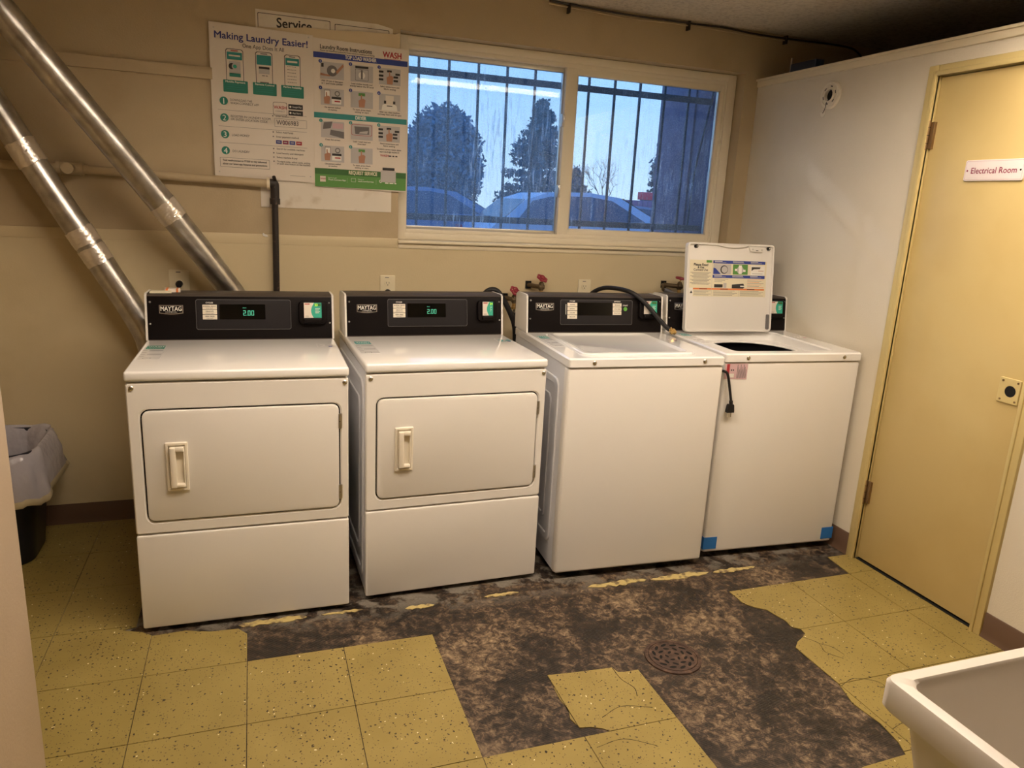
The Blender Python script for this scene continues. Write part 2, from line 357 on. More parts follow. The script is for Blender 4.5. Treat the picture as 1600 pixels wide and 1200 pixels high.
    def ball(s, c, r, m, sub=2, sc=(1, 1, 1)):
        i = s.mi(m); g = bmesh.ops.create_icosphere(s.bm, subdivisions=sub, radius=r, matrix=Matrix.Translation(c) @ Matrix.Diagonal((*sc, 1)))
        for v in g['verts']:
            for f in v.link_faces: f.material_index = i
        return s
    def build(s, name, parent=None, smooth=35, recalc=True, **props):
        if recalc: bmesh.ops.recalc_face_normals(s.bm, faces=s.bm.faces)
        me = bpy.data.meshes.new(name); s.bm.to_mesh(me); s.bm.free()
        for m in s.ms: me.materials.append(m)
        if smooth:
            me.polygons.foreach_set('use_smooth', [True]*len(me.polygons)); me.set_sharp_from_angle(angle=math.radians(smooth))
        o = bpy.data.objects.new(name, me); COL.objects.link(o); o.parent = parent
        for k, v in props.items(): o[k] = v
        return o
def smoothpath(P, n=8):
    """Catmull-Rom through the points"""
    P = [Vector(p) for p in P]; Q = [P[0]*2-P[1]]+P+[P[-1]*2-P[-2]]; out = []
    for i in range(1, len(Q)-2):
        for k in range(n):
            t = k/n; a, b, c, d = Q[i-1:i+3]
            out.append(.5*((2*b)+(c-a)*t+(2*a-5*b+4*c-d)*t*t+(3*b-a-3*c+d)*t**3))
    out.append(P[-1]); return out
def thing(name, loc, rz, label, cat, group=None):
    o = bpy.data.objects.new(name, None); COL.objects.link(o); o.location = loc; o.rotation_euler = (0, 0, rz)
    o.empty_display_size = .1; o['label'] = label; o['category'] = cat
    if group or cat in GROUPS: o['group'] = group or GROUPS[cat]
    return o
GROUPS = {'duct': 'galvanised dryer ducts', 'dryer': 'tumble dryers in the row of machines', 'washing machine': 'top-load washers in the row of machines', 'valve': 'red-wheeled water valves on the back wall', 'outlet': 'ivory outlets on the back wall', 'poster': 'laundry posters beside the window', 'car': 'cars parked outside', 'tree': 'trees beyond the car park', 'plug': 'black plugs in the outlets'}
def tag(o, label, cat, group=None):
    o['label'] = label; o['category'] = cat
    if group: o['group'] = group
    return o
def struct(mb, name, parent=None, smooth=35): return mb.build(name, parent, smooth=smooth, **({} if parent else {'kind': 'structure'}))

# ------------------------------------------------------------------ room shell
b = MB(); b.box(-1.5, 4.6, -3.3, 1.25, -.06, 0, 'mastic'); struct(b, 'floor')
# tile layer, cut from polygons of the remaining tiles
def clip(poly, x0, x1, y0, y1):
    for ax, val, keep in ((0, x0, 1), (0, x1, -1), (1, y0, 1), (1, y1, -1)):
        out = []
        for i, p in enumerate(poly):
            q = poly[i-1]; ip = (p[ax]-val)*keep >= 0; iq = (q[ax]-val)*keep >= 0
            if ip != iq:
                t = (val-q[ax])/(p[ax]-q[ax]); out.append((q[0]+t*(p[0]-q[0]), q[1]+t*(p[1]-q[1])))
            if ip: out.append(p)
        poly = out
        if len(poly) < 3: return []
    return poly
REG = [
 [(-1.4, 1.245), (-.36, 1.245), (-.36, .30), (-.40, .285), (-.335, .255), (-.30, .225), (-.20, .232), (-.12, .205), (-.03, .20), (0, .159), (0, 0), (2*T, 0), (2*T, -3*T), (2*T, -3.3), (-1.4, -3.3)],
 [(.916, -.318), (1.0, -.327), (1.138, -.336), (1.147, -.362), (1.168, -.368), (1.219, -.369), (1.219, -.61), (1.10, -.61), (.995, -.61), (.985, -.596), (.95, -.578), (.917, -.572), (.905, -.53), (.916, -.49), (.909, -.44)],
 [(2*T, -.61), (1.219, -.61), (1.219, -3.3), (2*T, -3.3)],
 [(2.46, .15), (2.442, 0), (1.829, -.004), (1.825, -.05), (1.832, -.10), (1.86, -.135), (1.892, -.160), (1.90, -.20), (1.912, -.245), (1.905, -.285), (1.93, -.305), (1.925, -.335), (1.90, -.352), (1.86, -.372), (1.829, -.40), (1.829, -.61), (1.80, -.70), (1.813, -.80), (1.80, -.88), (1.78, -.925), (1.62, -.93), (1.524, -.96), (1.524, -3.3), (2.58, -3.3), (2.58, .15)],
]
b = MB(); g = .0012; i = b.mi('tile')
for reg in REG:
    for ix in range(-5, 9):
        for iy in range(-11, 5):
            y0 = iy*T; c = clip(reg, ix*T+g, (ix+1)*T-g, y0+g, y0+T-g)
            if len(c) >= 3:
                a = sum(c[k-1][0]*c[k][1]-c[k][0]*c[k-1][1] for k in range(len(c)))/2
                if abs(a) < 1e-4: continue
                if a < 0: c = c[::-1]
                b.plate(XY, c, .0002, .003, 'tile')
struct(b, 'floor_tiles', smooth=0)
# scraps of yellow left in front of the machines
b = MB()
for xa, xb, yc, hw in ((1.285, 1.55, .170, .024), (1.56, 1.84, .160, .024), (1.86, 2.07, .155, .017), (-.03, .20, .222, .022), (.25, .40, .222, .012), (.86, 1.0, .20, .012), (.55, .66, .19, .014)):
    n = 14; top = []; bot = []
    for k in range(n+1):
        x = xa+(xb-xa)*k/n; f = math.sin(PI*min(1, max(0, k/n)))**.4
        top.append((x, yc+hw*f*random.uniform(.4, 1.1))); bot.append((x, yc-hw*f*random.uniform(.4, 1.1)))
    b.plate(XY, bot+top[::-1], .0002, .0022, 'wornyellow')
struct(b, 'floor_patches', smooth=0)
# cracks in the tiles
b = MB()
for pts in ([(1.90, -.352), (1.93, -.40), (1.915, -.45), (1.95, -.50)], [(1.829, -.62), (1.90, -.60), (1.97, -.64), (1.96, -.70), (2.0, -.75), (1.93, -.80), (1.83, -.83)], [(.93, -.66), (1.02, -.65), (1.10, -.70)], [(1.0, -.55), (1.08, -.52), (1.17, -.55)],
            [(1.138, -.34), (1.14, -.40), (1.16, -.45), (1.15, -.49)], [(1.95, -.66), (2.03, -.68), (2.10, -.74)], [(1.93, -.40), (1.96, -.43), (1.97, -.48)]):
    P = smoothpath([(x, y, 0) for x, y in pts], 5)
    for k in range(len(P)-1):
        d = (P[k+1]-P[k]).normalized(); s_ = Vector((-d.y, d.x, 0))*random.uniform(.0006, .0013)
        b.face([P[k]-s_+Vector((0, 0, .0033)), P[k+1]-s_+Vector((0, 0, .0033)), P[k+1]+s_+Vector((0, 0, .0033)), P[k]+s_+Vector((0, 0, .0033))], 'dark')
struct(b, 'floor_cracks', smooth=0)

b = MB(); b.box(-1.5, 4.6, -3.3, 1.45, ZC, ZC+.08, 'ceiling'); struct(b, 'ceiling')
# back wall with the window opening
WX0, WX1, WZ0, WZ1 = .700, 2.495, 1.280, 2.186
b = MB()
for x0, x1, z0, z1 in ((-1.5, WX0, 0, ZC), (WX1, 4.6, 0, ZC), (WX0, WX1, 0, WZ0), (WX0, WX1, WZ1, ZC)):
    b.box(x0, x1, YB, YB+.2, z0, z1, 'wall')
struct(b, 'wall_back', smooth=0)
b = MB(); b.box(-1.4, XR, YB-.007, YB+.002, .095, 1.246, 'wall_low')
b.box(-1.4, WX0, YB-.007, YB+.002, 1.2459, 1.290, 'wall_low', .002); struct(b, 'trim_1')
b = MB(); b.box(-1.4, -.075, YB-.013, YB+.001, 1.908, 1.953, 'wall', .001); struct(b, 'trim_2')
b = MB(); b.box(WX0-.003, WX1+.02, YB-.028, YB+.10, 1.270, 1.284, 'trim', .004); b.box(WX0, WX1+.01, YB-.012, YB+.0, 1.245, 1.272, 'trim', .004); struct(b, 'trim_3')
# partition on the right with the door opening
DY0, DY1, DZ = -.475, .112, 2.033
b = MB()
for y0, y1, z0, z1 in ((DY1+.03, YB, 0, ZT), (-3.3, DY0-.03, 0, ZT), (DY0-.03, DY1+.03, DZ+.02, ZT)):
    b.box(XR, XR+.10, y0, y1, z0, z1, 'wall_right')
struct(b, 'wall_right', smooth=0)
b = MB(); b.box(XR-.010, XR+.11, -3.3, YB, ZT-.026, ZT+.012, 'trim', .004); b.box(XR-.018, XR+.11, -3.3, YB, ZT+.002, ZT+.014, 'trim', .003); struct(b, 'trim_4')
b = MB(); b.box(-1.52, -1.42, -3.3, YB+.2, 0, ZC, 'wall'); struct(b, 'wall_left', smooth=0)
b = MB(); b.box(-1.42, -.411, -.98, -.60, 0, ZC, 'wall_entry', .008); struct(b, 'wall_entry')
b = MB(); b.box(-1.5, 4.6, -3.4, -3.3, 0, ZC, 'wall'); struct(b, 'wall_front', smooth=0)
b = MB(); b.box(4.5, 4.6, -3.3, YB, 0, ZC, 'wall'); struct(b, 'wall_far', smooth=0)
def baseboard(name, pts, sgn=1):
    b = MB(); prof = [(0, 0), (.014, 0), (.009, .012), (.006, .03), (.006, .094), (.003, .099), (0, .099)]
    (x0, y0), (x1, y1) = pts; d = Vector((x1-x0, y1-y0, 0)).normalized(); nrm = Vector((d.y, -d.x, 0))*sgn
    b.loops([[Vector((x, y, 0))+nrm*a+Vector((0, 0, c)) for a, c in prof] for x, y in pts], 'base'); struct(b, name)
baseboard('baseboard_back', [(-1.42, YB-.001), (XR, YB-.001)])
baseboard('baseboard_corner', [(XR-.0005, YB-.01), (XR-.0005, .156)])
baseboard('baseboard_right', [(XR-.0005, -.516), (XR-.0005, -3.3)])
baseboard('baseboard_left', [(-1.4195, -.59), (-1.4195, YB-.02)])

# door
b = MB(); D = bpy.data.objects.new('door_1', None); COL.objects.link(D); D.location = (XR, DY1, 0); D['kind'] = 'structure'
YZ = Fr((0, 0, 0), (0, -1, 0), (0, 0, 1))   # u = -y, normal -X  ( -Y x Z = -X )
L = DY1-DY0
b.box(.006, .045, -L+.003, -.003, .014, DZ-.004, 'door', .002); b.build('door_leaf', D)
b = MB()
for u0, u1, z0, z1 in ((-.046, .0, 0, DZ+.04), (L, L+.040, 0, DZ+.04), (0, L, DZ, DZ+.04)):
    b.box(-.014, .10, -u1, -u0, z0, z1, 'door_frame', .004)
for u0, u1, z0, z1 in ((-.018, .0, 0, DZ+.018), (L, L+.014, 0, DZ+.018), (-.01, L+.01, DZ, DZ+.018)):
    b.box(-.020, .0, -u1, -u0, z0, z1, 'door_frame', .003)
b.build('door_frame', D)
b = MB(); b.box(.0, .09, -L, 0, 0, .006, 'dark'); b.box(.05, .06, -L, 0, 0, DZ, 'dark'); b.build('door_gap_shade', D)  # near-black strip and sheet put in as the shade in the door gaps
for z in (1.815, .322):
    h = MB(); h.cyl((-.010, .004, z-.055), (-.010, .004, z+.055), .007, 'hinge', 12); h.box(-.006, .007, -.018, .0, z-.05, z+.05, 'hinge', .001)
    for k in (-.03, 0, .03): h.cyl((-.010, .004, z+k-.001), (-.010, .004, z+k+.001), .0078, 'dark', 12)
    h.build('hinge', D)
h = MB(); uc, zc = .534, .917
h.ring(Fr((0, 0, 0), (0, -1, 0), (0, 0, 1)), rr(uc-.045, uc+.034, zc-.044, zc+.046, .005, 5), circ(uc, zc, .020, 24, a0=-PI/2), -.008, .0, 'door_frame', .0015)
h.cyl((.0, -uc, zc), (.004, -uc, zc), .020, 'dark', 24)
for u, v in ((-.032, .035), (.024, .035), (-.032, -.033), (.024, -.033)): h.cyl((-.0015, -uc-u, zc+v), (.001, -uc-u, zc+v), .004, 'hinge', 10)
h.build('lock_plate', D)
s = thing('door_sign', (XR-.001, -.072, 1.642), 0, 'white plastic sign with red lettering reading Electrical Room on yellow door', 'sign')
b = MB(); b.plate(YZ, rr(0, .232, 0, .074, .007), -.006, .0, 'sign', .0015); b.build('sign_plate', s)
b = MB(); b.text(YZ, 'Electrical Room', .028, .026, .030, 'maroon_ink', .0004, width=.178, bold=.012); b.build('sign_lettering', s)
b = MB(); b.disc(YZ, .012, .036, .0035, .0005, 'maroon_ink'); b.disc(YZ, .220, .036, .0035, .0005, 'dark'); b.outline(YZ, rr(.004, .228, .004, .070, .006), .0012, .0003, 'pink_ink'); b.build('sign_border', s)

# window
W_ = bpy.data.objects.new('window_1', None); COL.objects.link(W_); W_.location = (0, YB+.08, 0); W_['kind'] = 'structure'
def fr4(mb, x0, x1, z0, z1, wl, wr_, wb, wt, y0, y1, m, bev=.003):
    mb.box(x0, x0+wl, y0, y1, z0, z1, m, bev); mb.box(x1-wr_, x1, y0, y1, z0, z1, m, bev)
    mb.box(x0+wl-.002, x1-wr_+.002, y0, y1, z0, z0+wb, m, bev); mb.box(x0+wl-.002, x1-wr_+.002, y0, y1, z1-wt, z1, m, bev)
b = MB(); fr4(b, .702, 2.492, 1.284, 2.184, .045, .050, .030, .036, -.012, .08, 'window_frame'); fr4(b, .74, 2.445, 1.312, 2.150, .014, .016, .020, .020, -.002, .07, 'window_frame', .002); b.build('window_frame', W_)
b = MB(); fr4(b, .748, 1.556, 1.330, 2.135, .012, .030, .018, .026, .030, .055, 'alu', .002); b.build('sash', W_)
b = MB(); b.box(.75, 1.55, .040, .044, 1.34, 2.13, 'glass_wet'); b.build('glass_pane', W_)
b = MB(); fr4(b, 1.530, 2.430, 1.330, 2.135, .060, .022, .030, .034, .000, .028, 'window_frame', .003); fr4(b, 1.588, 2.410, 1.358, 2.104, .008, .008, .006, .006, .004, .020, 'alu', .001); b.build('sash', W_)
b = MB(); b.box(1.585, 2.415, .012, .016, 1.355, 2.108, 'glass'); b.build('glass_pane', W_)
for z in (1.885, 1.545):
    b = MB(); b.box(1.520, 1.534, -.006, .02, z-.03, z+.03, 'alu', .002); b.box(1.522, 1.530, -.014, -.004, z-.012, z+.02, 'alu', .002); b.build('window_latch', W_)

# iron grille outside
G = thing('security_grille', (0, YB+.255, 0), 0, 'dark iron security bars fixed outside the basement window', 'window bars')
for k in range(12):
    x = .688+.149*k+.0
    b = MB(); b.box(x-.0058, x+.0058, -.006, .006, 1.20, 2.34, 'grille', .001); b.build('bar', G)
for z in (2.068, 1.388):
    b = MB(); b.box(.55, 2.475, -.014, -.006, z-.016, z+.016, 'grille', .001); b.build('rail', G)

# ------------------------------------------------------------------ lamps of the room
def lamp(x, y, lab):
    o = thing('ceiling_light', (x, y, ZC), 0, lab, 'ceiling light')
    b = MB(); b.box(-.61, .61, -.15, .15, -.03, 0, 'lamp_case', .004); b.ring(Fr((0, 0, -.03), (1, 0, 0), (0, -1, 0)), rr(-.61, .61, -.15, .15, .01), rr(-.59, .59, -.13, .13, .005), 0, .062, 'lamp_case', .002); b.build('housing', o)
    b = MB(); b.box(-.59, .59, -.13, .13, -.036, -.0305, 'lamp'); b.build('diffuser', o)
lamp(1.78, -.66, 'long fluorescent ceiling fixture near the yellow door')
lamp(.38, -.50, 'long fluorescent ceiling fixture above the left dryer side of the room')

# ------------------------------------------------------------------ machines
def screw(parent, p, n, r=.007, m='chrome'):
    b = MB(); p = Vector(p); n = Vector(n).normalized()
    b.tube([p, p+n*.002, p+n*.004, p+n*.005], [r, r, r*.75, r*.3], m, 14); b.build('screw', parent)
def seg7(b, fr, u, v, h, ch, m):
    w_ = h*.52; t = h*.12
    S = {'a': (0, w_, h-t, h), 'g': (0, w_, h/2-t/2, h/2+t/2), 'd': (0, w_, 0, t), 'f': (0, t, h/2, h), 'b': (w_-t, w_, h/2, h), 'e': (0, t, 0, h/2), 'c': (w_-t, w_, 0, h/2)}
    for q in {'0': 'abcdef', '2': 'abged'}[ch]:
        a = S[q]; b.rect(fr, u+a[0], u+a[1], v+a[2], v+a[3], .0016, m)
def console(root, W, D, H, h, kind, number, lit=True):
    """black back-guard with its controls; u across, v up the sloping face"""
    k = .15; hh = h*math.sqrt(1+k*k)
    fr = Fr((0, D, H), (1, 0, 0), (0, k, 1))
    prof = [(D, H), (D+k*h, H+h), (D+k*h+.012, H+h+.006), (D+.15, H+h+.004), (D+.175, H+h-.01), (D+.175, H)]
    b = MB(); b.loops([[(x, y, z) for y, z in prof] for x in (.005, W-.005)], 'grey_top'); con = b.build('console', root)
    for xa, xb in ((-.0005, .007), (W-.007, W+.0005)):
        b = MB(); p2 = [(y+(.002 if i > 2 else -.002), z+(.001 if 0 < i < 5 else 0)) for i, (y, z) in enumerate(prof)]
        b.loops([[(x, y, z) for y, z in p2] for x in (xa, xb)], 'enamel'); b.build('end_cap', con)
    b = MB(); b.plate(fr, rr(.0075, W-.0075, .004, hh-.003, .003, 3), 0, .0035, 'black', .001); b.build('faceplate', con)
    # control panel
    pu0, pu1, pv0, pv1 = (.177, .517, .042, hh-.016) if kind == 'dryer' else (.160, .508, .038, hh-.016)
    b = MB(); b.plate(fr, rr(pu0, pu1, pv0, pv1, .007), .003, .0048, 'panel', .0008); b.ring(fr, rr(pu0-.003, pu1+.003, pv0-.003, pv1+.003, .009), rr(pu0, pu1, pv0, pv1, .007), .003, .0062, 'steel' if 0 else 'panel', .001)
    b.outline(fr, rr(pu0-.0025, pu1+.0025, pv0-.0025, pv1+.0025, .008), .0010, .0064, 'dkgrey_ink')
    cp = b.build('control_panel', root)
    du0, du1 = (.258, .424) if kind == 'dryer' else (.242, .408)
    b = MB(); b.plate(fr, rr(du0, du1, .078, .136, .002, 2), .0045, .0056, 'display'); b.build('display_window', cp)
    if lit:
        b = MB(); f2 = Fr(fr.p(0, 0, .0045), fr.ux, fr.uy); u = .343 if kind == 'dryer' else .33; m = 'digit'
        seg7(b, f2, u, .093, .019, '2', m); b.rect(f2, u+.0125, u+.0145, .093, .0955, .0016, m); seg7(b, f2, u+.0165, .093, .019, '0', m); seg7(b, f2, u+.0295, .093, .019, '0', m)
        b.text(f2, 'PRICE', u-.001, .1205, .005, m, .0016); b.build('display_digits', cp)
    bl = MB(); bl.text(fr, 'CYCLES', (.223 if kind == 'dryer' else .2145), .139, .0075, 'white_ink', .0054, al='c', bold=.03)
    if kind == 'dryer':
        rows = [('NORMAL HEAVY', 'HIGH HEAT'), ('DELICATE', 'MEDIUM HEAT'), ('PERM. PRESS', 'LOW HEAT')]
        for i, (a, c) in enumerate(rows):
            v1 = .134-i*.0192; x = MB(); x.plate(fr, rr(.198, .249, v1-.0175, v1, .001, 2), .0045, .0062, 'plastic_w', .0006); o = x.build('cycle_button', cp)
            x = MB(); x.text(fr, a, .2235, v1-.0082, .0062, 'black_ink', .0065, al='c', bold=.02); x.text(fr, c, .2235, v1-.0148, .0048, 'black_ink', .0065, al='c'); x.build('button_lettering', cp)
    else:
        for i, a in enumerate(('WHITES', 'NORMAL', 'COLORS', 'DELICATE')):
            v1 = .134-i*.0182-(0); x = MB(); x.plate(fr, rr(.191, .238, v1-.0165, v1, .001, 2), .0045, .0062, 'plastic_w', .0006); x.build('cycle_button', cp)
            x = MB(); x.text(fr, a, .2145, v1-.0105, .0062, 'black_ink', .0065, al='c', bold=.02); x.build('button_lettering', cp)
        bl.text(fr, 'OPTIONS', .434, .139, .0075, 'white_ink', .0054, al='c', bold=.03)
        for i, a in enumerate(('PREWASH', 'XTRA RINSE', 'HEAVY SOIL')):
            v1 = .134-i*.0182; x = MB(); x.plate(fr, rr(.413, .456, v1-.0165, v1, .001, 2), .0045, .0062, 'plastic_w', .0006); x.build('cycle_button', cp)
            x = MB(); x.text(fr, a, .4345, v1-.0105, .0058, 'black_ink', .0065, al='c', bold=.02); x.build('button_lettering', cp)
        bl.text(fr, 'START', .4755, .121, .0085, 'white_ink', .0054, al='c', bold=.03)
        x = MB(); x.plate(fr, circ(.4755, .108, .0095, 20), .0045, .0065, mat('start_green', (.12, .42, .06), .4), .0008); x.build('start_button', cp, label='round green button')
        bl.rect(fr, .183, .1855, .082, .128, .0054, 'white_ink')
    bl.build('panel_lettering', cp)
    # badge
    b = MB(); a0, a1 = (.048, .131) if kind == 'dryer' else (.042, .127); vb, vt = .101, .132
    n = 8; bot = [(a0+(a1-a0)*i/n, vb-.004*math.sin(PI*i/n)) for i in range(n+1)]
    b.plate(fr, bot+[(a1, vt), (a0, vt)], .0032, .0050, 'steel', 0)
    b.poly(fr, [(a0+.003+(a1-a0-.006)*i/n, vb+.003-.003*math.sin(PI*i/n)) for i in range(n+1)]+[(a1-.003, vt-.003), (a0+.003, vt-.003)], .0053, 'black')
    bd = b.build('maker_badge', root)
    b = MB(); b.text(fr, 'MAYTAG', (a0+a1)/2, vb+.0095, .024, 'white_ink', .0057, width=a1-a0-.011, al='c', bold=.012); b.text(fr, 'COMMERCIAL', (a0+a1)/2, vb+.0025, .0065, 'white_ink', .0057, al='c'); b.build('badge_lettering', bd)
    # card reader
    r0, r1, q0, q1 = {'a': (.548, .657, .060, .150), 'b': (.563, .652, .060, .150), 'c': (.540, .648, .062, .152)}[number[1]]
    f3 = fr; b = MB(); b.plate(f3, rr(r0, r1, q0, q1, .016), .003, .022, 'black', .008); b.plate(f3, rr(r0+.016, r1-.018, q0+.018, q1-.004, .004), .02, .026, 'black', .002)
    b.plate(f3, rr(r0+.018, r1-.020, q0+.006, q0+.024, .005), .02, .034, 'black', .006); rd = b.build('card_reader', root)
    lu0, lu1, lv0, lv1 = r0+.020, r1-.022, q0+.020, q1-.007
    f4 = Fr(f3.p(0, 0, .0262), f3.ux, f3.uy)
    b = MB(); split = lu0+(lu1-lu0)*(.40)
    arc = [(split+.012*(1-math.sin(PI*i/8)), lv1-(lv1-lv0)*i/8) for i in range(9)]
    b.poly(f4, [(lu0, lv1), (lu0, lv0)]+arc[::-1], .0002, 'sheet'); b.poly(f4, arc+[(lu1, lv0), (lu1, lv1)], .0002, 'sea_ink')
    b.rect(f4, lu0+.003, lu0+.022, lv1-.007, lv1-.003, .0005, 'red_ink')
    for i in range(4): b.rect(f4, split+.016, lu1-.006-.004*(i % 2), lv1-.024-i*.0055, lv1-.022-i*.0055, .0005, 'white_ink')
    b.rect(f4, lu0+.004, lu0+.018, lv0+.008, lv0+.009, .0005, 'dkgrey_ink'); b.rect(f4, lu0+.004, lu0+.018, lv0+.013, lv0+.0138, .0005, 'dkgrey_ink')
    b.rect(f4, split+.013, lu1-.003, lv1-.013, lv1-.003, .0005, 'dleaf_ink'); b.build('reader_label', rd, label='white and teal printed label')
    if number[0]:
        b = MB(); b.text(f4, number[0], split+.014, lv1-.0125, .0125, 'lime', .0008, bold=.03); b.build('reader_number', rd, label='lime green glowing digits')
    for u, v in ((.018, .143), (.012+.004, .062), (W-.018, .143), (W-.016, .064)): screw(con, fr.p(u, v, .0035), fr.n, .0038, 'steel')
    return fr
def feet(root, W, Dp):
    for x in (.05, W-.05):
        for y in (.07, Dp-.07):
            b = MB(); b.cyl((x, y, 0.0031), (x, y, .012), .018, 'rubber', 14); b.cyl((x, y, .012), (x, y, .05), .006, 'steel', 8); b.build('foot', root)
DF = Fr((0, 0, 0), (1, 0, 0), (0, 1, 0))
def sidepress(b, W, y0, y1, z0, z1):
    for x, sx in ((0, -1), (W, 1)):
        f = Fr((x, 0, 0), (0, -sx*-1 if sx < 0 else 1, 0), (0, 0, 1))
        f = Fr((x, 0, 0), (0, -1, 0), (0, 0, 1)) if sx < 0 else Fr((x, 0, 0), (0, 1, 0), (0, 0, 1))
        def uu(a, c): return (-c, -a) if sx < 0 else (a, c)
        a, c = uu(y0, y1); d, e_ = uu(y0+.09, y1-.09)
        b.ring(f, rr(a, c, z0, z1, .04), rr(a+.03, c-.03, z0+.03, z1-.03, .03), -.003, .0035, 'side', .003)
        b.ring(f, rr(a+.08, c-.08, z0+.08, z1-.08, .03), rr(a+.10, c-.10, z0+.10, z1-.10, .02), -.003, .003, 'side', .0025)
def deck_stickers(top, H, pts, number, dark):
    b = MB(); (u0, u1, v0, v1) = pts; f = Fr((0, 0, H), (1, 0, 0), (0, 1, 0)); b.plate(f, rr(u0-.006, u1+.004, v1-.235, v1+.004, .004, 2), 0, .0006, 'enamel_top')
    b.rect(f, u0, u1, v1-.06, v1, .0008, 'green_ink' if dark else 'teal_ink'); b.text(f, 'WASH', (u0+u1)/2, v1-.028, .018, 'white_ink', .0012, al='c', bold=.03); b.text(f, 'LAUNDRY', (u0+u1)/2, v1-.05, .011, 'white_ink', .0012, al='c', bold=.02)
    for i in range(4):
        y = v1-.085-i*.033; b.rect(f, u0-.004, u0+.010, y-.003, y+.003, .0008, 'dkgrey_ink'); b.rect(f, u0+.016, u1, y-.0035, y+.0035, .0008, 'dkgrey_ink' if i % 2 == 0 else 'lgrey_ink')
    b.outline(f, rr(u0+.01, u0+.035, v1-.225, v1-.205, .003, 2), .002, .0008, 'dkgrey_ink'); b.build('instruction_sticker', top)
def mk_handle(door):
    x0, x1, z0, z1 = .103, .170, .510, .676
    b = MB(); F = Fr((0, -.004, 0), (1, 0, 0), (0, 0, 1))
    b.ring(F, rr(x0, x1, z0, z1, .003, 3), rr(x0+.009, x1-.009, z0+.010, z1-.010, .002, 3), -.002, .006, 'plastic_w', .002)
    b.rect(F, x0+.005, x1-.005, z0+.005, z1-.005, .0004, 'plastic_w')
    # grip half and scooped half
    b.plate(F, rr(x0+.013, x0+.031, z0+.014, z1-.014, .002, 3), 0, .018, 'plastic_w', .004)
    b.box(x0+.029, x1-.011, -.020, -.003, z1-.030, z1-.014, 'plastic_w', .004); b.box(x0+.029, x1-.011, -.020, -.003, z0+.014, z0+.027, 'plastic_w', .004)
    b.plate(F, rr(x1-.014, x1-.010, z0+.014, z1-.014, .001, 3), 0, .010, 'plastic_w', .0015)
    b.build('handle', door)
def dryer(loc, rz, number, label, cat='dryer'):
    W, D, H = .6835, .511, .912
    r = thing('tumble_dryer', loc, rz, label, cat)
    b = MB(); b.box(.002, W-.002, .018, .712, .022, .880, 'side', .003); sidepress(b, W, .06, .68, .06, .84); b.build('cabinet', r)
    b = MB(); b.ring(XZ, rr(0, W, .362, .874, .007), rr(.036, .656, .401, .787, .028), -.022, 0.0, 'enamel', .004); b.build('front_panel', r)
    b = MB(); b.rect(XZ, .03, .662, .395, .793, -.012, 'dark'); b.build('door_recess', r)
    b = MB(); b.plate(XZ, rr(.041, .651, .4065, .7815, .022), -.012, .004, 'enamel', .004); dr = b.build('door', r)
    mk_handle(dr)
    for z in (.722, .463):
        h = MB(); h.cyl((.6535, -.003, z-.026), (.6535, -.003, z+.026), .0042, 'steel', 10); h.box(.6535, .662, -.0012, .001, z-.026, z+.026, 'steel'); h.box(.652, .655, -.0078, .0, z-.001, z+.001, 'dark'); h.build('hinge', dr)
    b = MB(); b.plate(XZ, rr(0, W, .018, .3565, .006), -.022, .003, 'enamel', .005); b.build('lower_panel', r)
    b = MB(); b.box(-.0025, W+.0025, -.006, .715, .879, H, 'enamel_top', .009, 4); tp = b.build('top', r)
    deck_stickers(tp, H, (.018, .078, 0, .405), number, number[0] == '23')
    b = MB(); f = Fr((0, 0, H), (1, 0, 0), (0, 1, 0)); b.outline(f, rr(.607, .668, .34, .415, .01), .0016, .0006, 'lgrey_ink'); b.text(f, number[0], .617, .352, .055, 'lgrey_ink' if number[0] == '23' else 'teal_ink', .0008, bold=.01)
    b.rect(f, .648, .662, .345, .356, .0009, 'navy_ink'); b.build('number_sticker', tp)
    for x in (.017, W-.012): screw(r, (x, 0, .858), (0, -1, 0), .008)
    console(r, W, D, H, .166, 'dryer', number); feet(r, W, .7); return r
D1 = (-.331, .2515, 0); D2 = (.417, .283, 0); W3 = (1.170, .2525, 0); W4 = (1.881, .2742, 0)
dryer(D1, -.0088, ('23', 'a'), 'white dryer with black console, leftmost of the four machines, ducts behind it')
dryer(D2, .0216, ('24', 'b'), 'white dryer with black console standing between the left dryer and the closed washer')
